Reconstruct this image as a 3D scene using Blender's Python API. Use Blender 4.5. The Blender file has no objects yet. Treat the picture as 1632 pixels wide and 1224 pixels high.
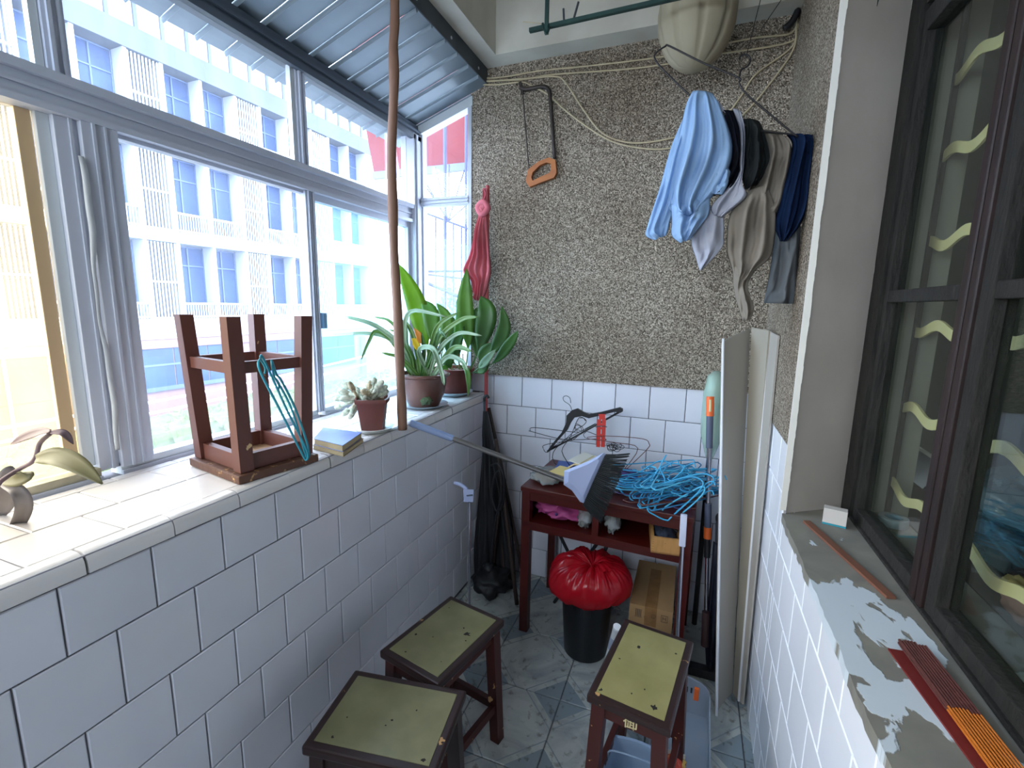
import bpy, bmesh, math, random
from mathutils import Vector, Matrix, Euler, noise
random.seed(7)
C = bpy.context.scene.collection
S = bpy.context.scene
PI = math.pi

# ------------------------------------------------------------------ camera
YAW, PITCH, ROLL, FPX = 0.36460988, 0.16596807, 0.01735988, 744.7
CAM = Vector((0, 0, 1.40))
FW = Vector((-math.sin(YAW)*math.cos(PITCH), math.cos(YAW)*math.cos(PITCH), -math.sin(PITCH)))
R0 = FW.cross(Vector((0, 0, 1))).normalized(); U0 = R0.cross(FW)
RT = math.cos(ROLL)*R0 + math.sin(ROLL)*U0; UP = -math.sin(ROLL)*R0 + math.cos(ROLL)*U0
cd = bpy.data.cameras.new('camera'); cam = bpy.data.objects.new('camera', cd); C.objects.link(cam)
cam.matrix_world = Matrix(((RT.x, UP.x, -FW.x, 0), (RT.y, UP.y, -FW.y, 0), (RT.z, UP.z, -FW.z, CAM.z), (0, 0, 0, 1)))
cd.sensor_width = 36; cd.lens = FPX/1632*36; cd.clip_start = .02; cd.clip_end = 400
S.camera = cam

# ------------------------------------------------------------------ light
W = bpy.data.worlds.new('world'); S.world = W; W.use_nodes = True
bg = W.node_tree.nodes['Background']; bg.inputs[0].default_value = (.75, .87, 1, 1); bg.inputs[1].default_value = 4.6
sd = bpy.data.lights.new('sun', 'SUN'); sd.energy = 1.0; sd.angle = .02; sd.color = (1, .95, .86)
sun = bpy.data.objects.new('sun', sd); C.objects.link(sun)
sun.rotation_euler = Vector((-.62, .32, -.72)).to_track_quat('-Z', 'Y').to_euler()
S.view_settings.view_transform = 'Standard'; S.view_settings.look = 'None'
S.view_settings.exposure = 1.60; S.view_settings.gamma = 1.0; S.view_settings.use_curve_mapping = False
YNP = -1.34
def portal(loc, rot, sx, sy):
    l = bpy.data.lights.new('portal', 'AREA'); l.shape = 'RECTANGLE'; l.size = sx; l.size_y = sy; l.cycles.is_portal = True
    o = bpy.data.objects.new('portal', l); C.objects.link(o); o.location = loc; o.rotation_euler = rot
portal((-1.47, .3, 1.6), (0, -PI/2, 0), 1.3, 3.9)
portal((-.6, YNP, 1.95), (PI/2, 0, 0), 1.1, .8)
portal((-1.2, 2.22, 1.6), (-PI/2, 0, 0), .34, 1.3)

# ------------------------------------------------------------------ helpers
def at(x, y, X=None, Y=None, Z=None):          # a pixel of the 1632x1224 photograph -> the point of a plane it sees
    d = RT*((x-816)/FPX) - UP*((y-612)/FPX) + FW
    t = X/d.x if X is not None else (Y/d.y if Y is not None else (Z-1.4)/d.z)
    return CAM + d*t
def lin(h):
    c = [int(h[i:i+2], 16)/255 for i in (0, 2, 4)]
    return tuple((v/12.92 if v <= .04045 else ((v+.055)/1.055)**2.4) for v in c) + (1,)
MC = {}
def mat(name, h, rough=.6, metal=0, h2=None, scale=8, fac=.5, bump=0, bscale=60, objvar=0, trans=0, spec=.5, stretch=None, thr=None, coat=0, sub=0):
    if name in MC: return MC[name]
    m = bpy.data.materials.new(name); m.use_nodes = True; nt = m.node_tree; N = nt.nodes; L = nt.links
    b = N['Principled BSDF']; b.inputs['Roughness'].default_value = rough; b.inputs['Metallic'].default_value = metal
    b.inputs['Specular IOR Level'].default_value = spec; b.inputs['Base Color'].default_value = lin(h)
    if coat: b.inputs['Coat Weight'].default_value = coat
    if trans: b.inputs['Transmission Weight'].default_value = trans
    tc = N.new('ShaderNodeTexCoord'); src = tc.outputs['Object']
    if stretch:
        mp = N.new('ShaderNodeMapping'); mp.inputs['Scale'].default_value = stretch; L.new(src, mp.inputs[0]); src = mp.outputs[0]
    col = None
    if h2:
        n = N.new('ShaderNodeTexNoise'); n.inputs['Scale'].default_value = scale; n.inputs['Detail'].default_value = 5; L.new(src, n.inputs['Vector'])
        r = N.new('ShaderNodeValToRGB'); lo, hi = thr if thr else (.5-fac*.5, .5+fac*.5)
        r.color_ramp.elements[0].position = lo; r.color_ramp.elements[1].position = hi
        r.color_ramp.elements[0].color = lin(h); r.color_ramp.elements[1].color = lin(h2)
        L.new(n.outputs[0], r.inputs[0]); col = r.outputs[0]
    if objvar:
        oi = N.new('ShaderNodeObjectInfo'); hs = N.new('ShaderNodeHueSaturation')
        ma = N.new('ShaderNodeMapRange'); ma.inputs[3].default_value = 1-objvar; ma.inputs[4].default_value = 1+objvar
        L.new(oi.outputs['Random'], ma.inputs[0]); L.new(ma.outputs[0], hs.inputs['Value'])
        if col: L.new(col, hs.inputs['Color'])
        else: hs.inputs['Color'].default_value = lin(h)
        col = hs.outputs[0]
    if col: L.new(col, b.inputs['Base Color'])
    if bump:
        n2 = N.new('ShaderNodeTexNoise'); n2.inputs['Scale'].default_value = bscale; n2.inputs['Detail'].default_value = 4; L.new(src, n2.inputs['Vector'])
        bp = N.new('ShaderNodeBump'); bp.inputs['Strength'].default_value = bump; bp.inputs['Distance'].default_value = .01
        L.new(n2.outputs[0], bp.inputs['Height']); L.new(bp.outputs[0], b.inputs['Normal'])
    MC[name] = m; return m
def glass_mat(name, tint, haze, hazecol, gloss=.06, ior=1.5):
    m = bpy.data.materials.new(name); m.use_nodes = True; nt = m.node_tree; N = nt.nodes; L = nt.links; N.remove(N['Principled BSDF'])
    t = N.new('ShaderNodeBsdfTransparent'); t.inputs[0].default_value = tint
    g = N.new('ShaderNodeBsdfGlossy'); g.inputs['Roughness'].default_value = .02
    lw = N.new('ShaderNodeLayerWeight'); lw.inputs[0].default_value = .5
    pw = N.new('ShaderNodeMath'); pw.operation = 'POWER'; L.new(lw.outputs['Facing'], pw.inputs[0]); pw.inputs[1].default_value = 4
    ml = N.new('ShaderNodeMath'); ml.operation = 'MULTIPLY_ADD'; L.new(pw.outputs[0], ml.inputs[0]); ml.inputs[1].default_value = .75; ml.inputs[2].default_value = gloss*.5
    m1 = N.new('ShaderNodeMixShader'); L.new(ml.outputs[0], m1.inputs[0]); L.new(t.outputs[0], m1.inputs[1]); L.new(g.outputs[0], m1.inputs[2])
    tl = N.new('ShaderNodeBsdfTranslucent'); tl.inputs[0].default_value = hazecol  # translucent veil standing in for flare haze over the view
    nz = N.new('ShaderNodeTexNoise'); nz.inputs['Scale'].default_value = 5; nz.inputs['Detail'].default_value = 6
    tc = N.new('ShaderNodeTexCoord'); L.new(tc.outputs['Object'], nz.inputs['Vector'])
    mr = N.new('ShaderNodeMapRange'); mr.inputs[3].default_value = haze*.5; mr.inputs[4].default_value = haze*1.5; L.new(nz.outputs[0], mr.inputs[0])
    m2 = N.new('ShaderNodeMixShader'); L.new(mr.outputs[0], m2.inputs[0]); L.new(m1.outputs[0], m2.inputs[1]); L.new(tl.outputs[0], m2.inputs[2])
    L.new(m2.outputs[0], N['Material Output'].inputs[0]); MC[name] = m; return m
def film_mat(name, h, alpha, rough=.25, backmix=.5):   # thin plastic film: part see-through, part translucent colour
    m = mat(name, h, rough, spec=.6, bump=.4, bscale=25); nt = m.node_tree; N = nt.nodes; L = nt.links
    b = N['Principled BSDF']; tr = N.new('ShaderNodeBsdfTransparent'); c = lin(h); tr.inputs[0].default_value = tuple(.35+.65*v for v in c[:3])+(1,)
    tl = N.new('ShaderNodeBsdfTranslucent'); tl.inputs[0].default_value = c
    a = N.new('ShaderNodeMixShader'); a.inputs[0].default_value = backmix; L.new(b.outputs[0], a.inputs[1]); L.new(tl.outputs[0], a.inputs[2])
    x = N.new('ShaderNodeMixShader'); x.inputs[0].default_value = alpha; L.new(tr.outputs[0], x.inputs[1]); L.new(a.outputs[0], x.inputs[2])
    L.new(x.outputs[0], N['Material Output'].inputs[0]); return m
def leaf_mat(name, h, h2, rough=.4, tl=.35):
    m = mat(name, h, rough, h2=h2, scale=6, fac=.5); nt = m.node_tree; N = nt.nodes; L = nt.links
    b = N['Principled BSDF']; t = N.new('ShaderNodeBsdfTranslucent'); t.inputs[0].default_value = lin(h2)
    x = N.new('ShaderNodeMixShader'); x.inputs[0].default_value = tl; L.new(b.outputs[0], x.inputs[1]); L.new(t.outputs[0], x.inputs[2])
    L.new(x.outputs[0], N['Material Output'].inputs[0]); return m

def catmull(P, n=6, closed=False):
    P = [Vector(p) for p in P]
    if len(P) < 3: return P
    out = []; m = len(P); rng = m if closed else m-1
    for i in range(rng):
        p1, p2 = P[i], P[(i+1) % m]
        p0 = P[i-1] if (closed or i > 0) else p1*2-p2
        p3 = P[(i+2) % m] if (closed or i+2 < m) else p2*2-p1
        for k in range(n):
            t = k/n; t2 = t*t; t3 = t2*t
            out.append(.5*((2*p1)+(p2-p0)*t+(2*p0-5*p1+4*p2-p3)*t2+(3*p1-p0-3*p2+p3)*t3))
    if not closed: out.append(P[-1])
    return out
class MB:
    def __init__(s): s.v = []; s.f = []
    def add(s, vs, fs):
        k = len(s.v); s.v += [Vector(v) for v in vs]; s.f += [tuple(i+k for i in f) for f in fs]; return s
    def box(s, lo, hi, M=None, ch=0):
        lo, hi = [min(a, b) for a, b in zip(lo, hi)], [max(a, b) for a, b in zip(lo, hi)]
        if ch:
            bm = bmesh.new(); bmesh.ops.create_cube(bm, size=1)
            for v in bm.verts: v.co = Vector([(lo[i]+hi[i])/2+v.co[i]*(hi[i]-lo[i]) for i in range(3)])
            bmesh.ops.bevel(bm, geom=bm.edges[:], offset=ch, segments=2, affect='EDGES', profile=.6)
            vs = [(M @ v.co if M else v.co.copy()) for v in bm.verts]; fs = [[v.index for v in f.verts] for f in bm.faces]; bm.free(); return s.add(vs, fs)
        vs = [Vector((x, y, z)) for z in (lo[2], hi[2]) for y in (lo[1], hi[1]) for x in (lo[0], hi[0])]
        if M: vs = [M @ v for v in vs]
        return s.add(vs, [(0, 2, 3, 1), (4, 5, 7, 6), (0, 1, 5, 4), (2, 6, 7, 3), (0, 4, 6, 2), (1, 3, 7, 5)])
    def hexa(s, a, b):      # two quads (lists of four points) joined to a solid
        return s.add(list(a)+list(b), [(3, 2, 1, 0), (4, 5, 6, 7), (0, 1, 5, 4), (1, 2, 6, 5), (2, 3, 7, 6), (3, 0, 4, 7)])
    def beam(s, p, q, w, h, side=None):
        p, q = Vector(p), Vector(q); d = (q-p).normalized(); sd = Vector(side) if side else (Vector((0, 0, 1)) if abs(d.z) < .9 else Vector((1, 0, 0)))
        a = d.cross(sd).normalized()*w/2; b = d.cross(a).normalized()*h/2
        return s.hexa([p-a-b, p+a-b, p+a+b, p-a+b], [q-a-b, q+a-b, q+a+b, q-a+b])
    def tube(s, pts, r, n=7, closed=False, smooth=0, cap=True):
        P = catmull(pts, smooth, closed) if smooth else [Vector(p) for p in pts]
        m = len(P); rr = r if callable(r) else (lambda t: r)
        T = []
        for i in range(m):
            a = P[(i-1) % m] if (closed or i) else P[i]; b = P[(i+1) % m] if (closed or i < m-1) else P[i]
            T.append((b-a).normalized() if (b-a).length > 1e-9 else Vector((0, 0, 1)))
        u = T[0].orthogonal().normalized(); k = len(s.v)
        for i in range(m):
            u = (u - T[i]*u.dot(T[i])); u = u.normalized() if u.length > 1e-6 else T[i].orthogonal().normalized()
            w = T[i].cross(u); R = rr(i/max(1, m-1))
            for j in range(n):
                a = 2*PI*j/n; s.v.append(P[i]+(u*math.cos(a)+w*math.sin(a))*R)
        for i in range(m if closed else m-1):
            i2 = (i+1) % m
            for j in range(n):
                j2 = (j+1) % n; s.f.append((k+i*n+j, k+i*n+j2, k+i2*n+j2, k+i2*n+j))
        if not closed and cap: s.f.append(tuple(k+j for j in reversed(range(n)))); s.f.append(tuple(k+(m-1)*n+j for j in range(n)))
        return s
    def lathe(s, prof, c=(0, 0, 0), n=28, M=None, sq=0, wob=None):
        k = len(s.v); c = Vector(c)
        for i, (r, z) in enumerate(prof):
            for j in range(n):
                a = 2*PI*j/n; q = 1
                if sq: q = 1/max(abs(math.cos(a)), abs(math.sin(a)))**sq
                rr = r*q*(wob(a, i) if wob else 1)
                v = Vector((rr*math.cos(a), rr*math.sin(a), z)); v = (M @ v) if M else v
                s.v.append(v+c)
        for i in range(len(prof)-1):
            for j in range(n):
                j2 = (j+1) % n; s.f.append((k+i*n+j, k+i*n+j2, k+(i+1)*n+j2, k+(i+1)*n+j))
        s.f.append(tuple(k+j for j in reversed(range(n)))); s.f.append(tuple(k+(len(prof)-1)*n+j for j in range(n)))
        return s
    def prism(s, poly, d):      # planar outline (3D points) extruded by vector d
        n = len(poly); d = Vector(d); P = [Vector(p) for p in poly]
        return s.add(P+[p+d for p in P], [tuple(reversed(range(n))), tuple(range(n, 2*n))]+[(i, (i+1) % n, n+(i+1) % n, n+i) for i in range(n)])
    def grid(s, rows, closed=False):
        m = len(rows[0]); k = len(s.v)
        for r in rows: s.v += [Vector(p) for p in r]
        for i in range(len(rows)-1):
            for j in range(m if closed else m-1):
                j2 = (j+1) % m; s.f.append((k+i*m+j, k+i*m+j2, k+(i+1)*m+j2, k+(i+1)*m+j))
        if closed: s.f.append(tuple(k+j for j in reversed(range(m)))); s.f.append(tuple(k+(len(rows)-1)*m+j for j in range(m)))
        return s
    def build(s, name, m, parent=None, origin=None, smooth=False, kind=None, local=False, mods=None):
        org = Vector(origin) if origin is not None else Vector((0, 0, 0))
        if parent is not None and not local:
            p = parent
            while p is not None: org = org + p.location; p = p.parent
            vs = [v-org for v in s.v]; loc = Vector((0, 0, 0))
        else:
            vs = [v-org for v in s.v]; loc = org
        me = bpy.data.meshes.new(name); me.from_pydata([tuple(v) for v in vs], [], s.f)
        bm = bmesh.new(); bm.from_mesh(me); bmesh.ops.recalc_face_normals(bm, faces=bm.faces[:]); bm.to_mesh(me); bm.free()
        if smooth:
            me.shade_smooth()
            if smooth is not True: me.set_sharp_from_angle(angle=math.radians(smooth))
        for mm in (m if isinstance(m, (list, tuple)) else [m]): me.materials.append(mm)
        o = bpy.data.objects.new(name, me); C.objects.link(o); o.location = loc
        if parent is not None: o.parent = parent
        if kind: o['kind'] = kind
        return o
def tag(o, label, cat, group=None, kind=None):
    o['label'] = label; o['category'] = cat
    if group: o['group'] = group
    if kind: o['kind'] = kind
    return o
def thing(name, label, cat, loc=(0, 0, 0), group=None, rz=0):
    o = bpy.data.objects.new(name, None); C.objects.link(o); o.location = loc; o.rotation_euler.z = rz; o.empty_display_size = .05
    return tag(o, label, cat, group)
def one(mb, name, m, label, cat, origin, group=None, smooth=False):
    return tag(mb.build(name, m, origin=origin, smooth=smooth), label, cat, group)
def copy_tree(o, parent=None):
    c = o.copy(); C.objects.link(c)
    if parent is not None: c.parent = parent
    for ch in list(o.children): copy_tree(ch, c)
    return c
def struct(mb, name, m, smooth=False, origin=None): return mb.build(name, m, kind='structure', smooth=smooth, origin=origin)

XL, YB, XR, SILL = -.967, 2.16, .282, .957     # parapet face, back wall, right wall, sill height
XW = -1.36                                     # plane of the long window
YN = -1.3                                      # the balcony's near end, behind the camera
# ------------------------------------------------------------------ materials of the setting
M_TILE = mat('wall_tile', 'dcdde6', .12, h2='cfd1dc', scale=3, fac=.6, objvar=.035, spec=.6, bump=.03, bscale=9)
M_TILER = mat('wall_tile_right_lit', 'f3f5fc', .14, h2='eaedf8', scale=3, fac=.6, objvar=.02, spec=.6, bump=.04, bscale=9)  # same tiles, made paler to carry the window light on the right wall
M_SILLT = mat('sill_tile', 'e2dedd', .2, h2='d6d1d1', scale=4, fac=.6, objvar=.02)
M_GROUT = mat('grout', '4a4850', .9, h2='6e6a70', scale=14)
M_GROUTL = mat('grout_light', 'a3a3ad', .9, h2='8d8d98', scale=14)
M_PLAST = mat('plaster_grey', 'b8afa6', .85, h2='aaa198', scale=5, fac=.5, bump=.15, bscale=20)
M_PLASTC = mat('plaster_ceiling', 'cfccc2', .9, h2='b3afa4', scale=5, fac=.5, bump=.15, bscale=14)
M_CHIP = mat('white_paint', 'd9d6cf', .7)
M_ALU = mat('aluminium', 'c0c5d2', .42, 0, h2='b0b6c4', scale=3, spec=.5)
M_ALUL = mat('aluminium_light', 'ccd2d6', .45, .2)
M_ALUT = mat('aluminium_tan_glare', 'c9ac86', .5, .1)  # amber glare on plain aluminium put into this tan
M_ALUG = mat('window_rail_worn', '97917a', .8, h2='c3bca6', scale=22, bump=.2)
M_ROOF = mat('roof_sheet', '7c8a94', .42, .2, h2='6e7c88', scale=5)
M_STEEL = mat('dark_steel', '3c444d', .5, .5, h2='565d64', scale=10)
M_GLASS = glass_mat('clear_glass', (.94, .96, 1, 1), .035, (.72, .80, 1, 1))
M_GLASSB = glass_mat('blue_glass', (.80, .93, 1, 1), .10, (.6, .85, 1, 1))
M_AMBER = glass_mat('amber_glass', (1, .91, .78, 1), .10, (1, .86, .66, 1))
M_DGLASS = glass_mat('house_glass', (.88, .92, .89, 1), .02, (.6, .7, .66, 1))

def pebble():
    m = bpy.data.materials.new('pebble_dash'); m.use_nodes = True; N = m.node_tree.nodes; L = m.node_tree.links; b = N['Principled BSDF']
    b.inputs['Roughness'].default_value = .9; b.inputs['Specular IOR Level'].default_value = .2
    tc = N.new('ShaderNodeTexCoord'); v = N.new('ShaderNodeTexVoronoi'); v.inputs['Scale'].default_value = 250; L.new(tc.outputs['Object'], v.inputs['Vector'])
    sp = N.new('ShaderNodeSeparateColor'); L.new(v.outputs['Color'], sp.inputs[0])
    r = N.new('ShaderNodeValToRGB'); e = r.color_ramp.elements; e[0].position = .0; e[0].color = lin('544c43'); e[1].position = 1; e[1].color = lin('e2d5c2')
    for p, c in ((.25, '7f7366'), (.55, 'a09486'), (.8, 'bbb0a0')): q = e.new(p); q.color = lin(c)
    L.new(sp.outputs[0], r.inputs[0])
    n = N.new('ShaderNodeTexNoise'); n.inputs['Scale'].default_value = 2.2; n.inputs['Detail'].default_value = 4; L.new(tc.outputs['Object'], n.inputs['Vector'])
    mx = N.new('ShaderNodeMix'); mx.data_type = 'RGBA'; mx.blend_type = 'MULTIPLY'; mx.inputs[0].default_value = 1
    r2 = N.new('ShaderNodeValToRGB'); r2.color_ramp.elements[0].position = .3; r2.color_ramp.elements[0].color = (.72, .68, .64, 1); r2.color_ramp.elements[1].position = .65; r2.color_ramp.elements[1].color = (1, 1, 1, 1)
    L.new(n.outputs[0], r2.inputs[0]); L.new(r.outputs[0], mx.inputs[6]); L.new(r2.outputs[0], mx.inputs[7]); L.new(mx.outputs[2], b.inputs['Base Color'])
    bp = N.new('ShaderNodeBump'); bp.inputs['Strength'].default_value = 1; bp.inputs['Distance'].default_value = .006
    iv = N.new('ShaderNodeMath'); iv.operation = 'SUBTRACT'; iv.inputs[0].default_value = 1; L.new(v.outputs['Distance'], iv.inputs[1])
    L.new(iv.outputs[0], bp.inputs['Height']); L.new(bp.outputs[0], b.inputs['Normal']); return m
M_PEB = pebble()
def sill_concrete():
    m = bpy.data.materials.new('sill_concrete'); m.use_nodes = True; N = m.node_tree.nodes; L = m.node_tree.links; b = N['Principled BSDF']; b.inputs['Roughness'].default_value = .75
    tc = N.new('ShaderNodeTexCoord')
    def ns(sc, lo, hi, c1, c2, det=6):
        n = N.new('ShaderNodeTexNoise'); n.inputs['Scale'].default_value = sc; n.inputs['Detail'].default_value = det; n.inputs['Distortion'].default_value = .6; L.new(tc.outputs['Object'], n.inputs['Vector'])
        r = N.new('ShaderNodeValToRGB'); r.color_ramp.elements[0].position = lo; r.color_ramp.elements[1].position = hi; r.color_ramp.elements[0].color = c1; r.color_ramp.elements[1].color = c2; L.new(n.outputs[0], r.inputs[0]); return r.outputs[0]
    ox = N.new('ShaderNodeVectorMath'); ox.operation = 'MULTIPLY'; L.new(tc.outputs['Object'], ox.inputs[0]); ox.inputs[1].default_value = (1, .55, 0)
    base = ns(9, .3, .7, lin('6d6b66'), lin('868379')); pn = N.new('ShaderNodeTexNoise'); pn.inputs['Scale'].default_value = 13; pn.inputs['Detail'].default_value = 8; pn.inputs['Distortion'].default_value = .4; L.new(ox.outputs[0], pn.inputs['Vector'])
    acc = pn.outputs[0]
    for (cx, cy, rad) in ((.315, 1.06, .15), (.35, .98, .12), (.32, .70, .10), (.30, .86, .05)):      # where the old paint has stayed on
        ds = N.new('ShaderNodeVectorMath'); ds.operation = 'DISTANCE'; ds.inputs[1].default_value = (cx, cy*.55, 0); L.new(ox.outputs[0], ds.inputs[0])
        mr = N.new('ShaderNodeMapRange'); mr.inputs[1].default_value = 0; mr.inputs[2].default_value = rad; mr.inputs[3].default_value = .17; mr.inputs[4].default_value = 0; L.new(ds.outputs['Value'], mr.inputs[0])
        ad = N.new('ShaderNodeMath'); ad.operation = 'ADD'; L.new(acc, ad.inputs[0]); L.new(mr.outputs[0], ad.inputs[1]); acc = ad.outputs[0]
    th_ = N.new('ShaderNodeMapRange'); th_.inputs[1].default_value = .635; th_.inputs[2].default_value = .65; L.new(acc, th_.inputs[0]); mask = th_.outputs[0]
    mx = N.new('ShaderNodeMix'); mx.data_type = 'RGBA'; L.new(mask, mx.inputs[0]); L.new(base, mx.inputs[6]); mx.inputs[7].default_value = lin('c3ccd4'); L.new(mx.outputs[2], b.inputs['Base Color'])
    bp = N.new('ShaderNodeBump'); bp.inputs['Strength'].default_value = .5; bp.inputs['Distance'].default_value = .004; L.new(mask, bp.inputs['Height']); L.new(bp.outputs[0], b.inputs['Normal']); return m
M_SILLC = sill_concrete()
def floor_marble():
    m = bpy.data.materials.new('floor_tile'); m.use_nodes = True; N = m.node_tree.nodes; L = m.node_tree.links; b = N['Principled BSDF']; b.inputs['Roughness'].default_value = .22
    tc = N.new('ShaderNodeTexCoord'); sx = N.new('ShaderNodeSeparateXYZ'); L.new(tc.outputs['Object'], sx.inputs[0])
    def mt(op, a, bb=None):
        q = N.new('ShaderNodeMath'); q.operation = op
        for i, v in enumerate((a, bb)):
            if v is None: continue
            if hasattr(v, 'is_linked'): L.new(v, q.inputs[i])
            else: q.inputs[i].default_value = v
        return q.outputs[0]
    s = mt('ADD', mt('ABSOLUTE', sx.outputs[0]), mt('ABSOLUTE', sx.outputs[1]))
    corner = mt('GREATER_THAN', s, .20); line = mt('LESS_THAN', mt('ABSOLUTE', mt('SUBTRACT', s, .17)), .003)
    n = N.new('ShaderNodeTexNoise'); n.inputs['Scale'].default_value = 5; n.inputs['Detail'].default_value = 7; n.inputs['Distortion'].default_value = 2.2
    oi = N.new('ShaderNodeObjectInfo'); va = N.new('ShaderNodeVectorMath'); va.operation = 'ADD'; L.new(tc.outputs['Object'], va.inputs[0])
    cm = N.new('ShaderNodeCombineXYZ'); L.new(mt('MULTIPLY', oi.outputs['Random'], 20.0), cm.inputs[2]); L.new(cm.outputs[0], va.inputs[1]); L.new(va.outputs[0], n.inputs['Vector'])
    r = N.new('ShaderNodeValToRGB'); e = r.color_ramp.elements; e[0].position = .3; e[0].color = lin('8e9596'); e[1].position = .6; e[1].color = lin('b3b8b5'); L.new(n.outputs[0], r.inputs[0])
    m1 = N.new('ShaderNodeMix'); m1.data_type = 'RGBA'; L.new(corner, m1.inputs[0]); L.new(r.outputs[0], m1.inputs[6]); m1.inputs[7].default_value = lin('808c93')
    m2 = N.new('ShaderNodeMix'); m2.data_type = 'RGBA'; L.new(line, m2.inputs[0]); L.new(m1.outputs[2], m2.inputs[6]); m2.inputs[7].default_value = lin('8a9498')
    d = N.new('ShaderNodeTexNoise'); d.inputs['Scale'].default_value = 40; d.inputs['Detail'].default_value = 3; L.new(tc.outputs['Object'], d.inputs['Vector'])
    dr = N.new('ShaderNodeValToRGB'); dr.color_ramp.elements[0].position = .3; dr.color_ramp.elements[0].color = (.6, .57, .52, 1); dr.color_ramp.elements[1].position = .42; dr.color_ramp.elements[1].color = (1, 1, 1, 1); L.new(d.outputs[0], dr.inputs[0])
    m3 = N.new('ShaderNodeMix'); m3.data_type = 'RGBA'; m3.blend_type = 'MULTIPLY'; m3.inputs[0].default_value = 1; L.new(m2.outputs[2], m3.inputs[6]); L.new(dr.outputs[0], m3.inputs[7])
    L.new(m3.outputs[2], b.inputs['Base Color']); return m
M_FLOOR = floor_marble()

# ------------------------------------------------------------------ tiles as pieces
TM = {}
def tile_mesh(w, h, m, t=.006, ch=.0022):
    k = (round(w, 3), round(h, 3), m.name)
    if k in TM: return TM[k]
    a, b = w/2, h/2; mb = MB()
    mb.add([(-a, -b, 0), (a, -b, 0), (a, b, 0), (-a, b, 0), (-a, -b, t-ch), (a, -b, t-ch), (a, b, t-ch), (-a, b, t-ch), (-a+ch, -b+ch, t), (a-ch, -b+ch, t), (a-ch, b-ch, t), (-a+ch, b-ch, t)],
           [(0, 1, 5, 4), (1, 2, 6, 5), (2, 3, 7, 6), (3, 0, 4, 7), (4, 5, 9, 8), (5, 6, 10, 9), (6, 7, 11, 10), (7, 4, 8, 11), (8, 9, 10, 11)])
    me = bpy.data.meshes.new('tile'); me.from_pydata([tuple(v) for v in mb.v], [], mb.f); me.materials.append(m); TM[k] = me; return me
def lay(parent, m, fn, axes, name='tile', wob=.002):
    # fn yields (u0,u1,v0,v1) in the plane of axes=(origin,u,v,n)
    o0, u, v, n = [Vector(a) for a in axes]
    for (u0, u1, v0, v1) in fn:
        if u1-u0 < .02 or v1-v0 < .02: continue
        t = bpy.data.objects.new(name, tile_mesh(u1-u0-.003, v1-v0-.003, m)); C.objects.link(t); t.parent = parent
        R = Matrix((u, v, n)).transposed().to_4x4() @ Euler((random.gauss(0, wob), random.gauss(0, wob), 0)).to_matrix().to_4x4()
        t.matrix_local = Matrix.Translation(o0+u*(u0+u1)/2+v*(v0+v1)/2) @ R
def brickwork(a0, a1, rows, starts, pitch):      # rows: list of z edges; starts: a joint position per row
    for i in range(len(rows)-1):
        s = starts[i % len(starts)]; s -= math.ceil((s-a0)/pitch)*pitch; x = s
        while x < a1:
            yield max(x, a0), min(x+pitch, a1), min(rows[i], rows[i+1]), max(rows[i], rows[i+1]); x += pitch

# ------------------------------------------------------------------ floor, parapet, back wall, right wall
fl = struct(MB().box((-1.0, YN, -.2), (.30, YB+.1, -.005)), 'floor', M_GROUT)
lay(fl, M_FLOOR, [(x, x+.3, y, y+.3) for x in (-.345-.9, -.345-.6, -.345-.3, -.345, -.045, .255) for y in [1.445+.3*k for k in range(-9, 3)] if x > -1.3], ((0, 0, -.005), (1, 0, 0), (0, 1, 0), (0, 0, 1)), wob=.001)

wl = struct(MB().box((-1.42, YN, -.2), (XL-.006, YB+.1, SILL-.006)), 'wall_left', M_GROUT)
rows = [.917, .785, .626, .474, .322, .170, .018]
lay(wl, M_TILE, brickwork(YN, YB, rows, [.40, .475, .408, .47, .40, .47], .148), ((XL-.006, 0, 0), (0, 1, 0), (0, 0, 1), (1, 0, 0)))
MB().box((-1.34, YN, SILL-.0062), (-.97, YB, SILL-.0035)).build('sill_grout', M_GROUTL, wl)
def sillf():
    for i, (a, b) in enumerate(((-1.335, -1.30), (-1.30, -1.15), (-1.15, -1.005))):
        y = YN - (.05 if i % 2 else .12)
        while y < YB: yield a, b, max(y, YN), min(y+.15, YB); y += .15
lay(wl, M_SILLT, sillf(), ((0, 0, SILL-.006), (1, 0, 0), (0, 1, 0), (0, 0, 1)), name='sill_tile', wob=.001)
cp = [(-1.003, SILL-.006), (-1.003, SILL+.001), (-.985, SILL+.001)]+[(-.985+.0205*math.sin(a), SILL-.0195+.0205*math.cos(a)) for a in [i*PI/10 for i in range(1, 6)]]+[(XL+.0025, .920), (XL-.006, .920), (XL-.006, SILL-.006)]
mb0 = MB().prism([(x, -.0735, z) for x, z in cp], (0, .147, 0)); cme = None
y = .40-.148*12+.02
while y < YB-.02:
    if cme is None: c = mb0.build('coping_tile', M_SILLT, wl, local=True, smooth=40); cme = c.data
    else: c = bpy.data.objects.new('coping_tile', cme); C.objects.link(c); c.parent = wl
    c.location = (0, y+.075, random.uniform(-.0006, .0006)); c.rotation_euler.z = random.gauss(0, .002); y += .150

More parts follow.
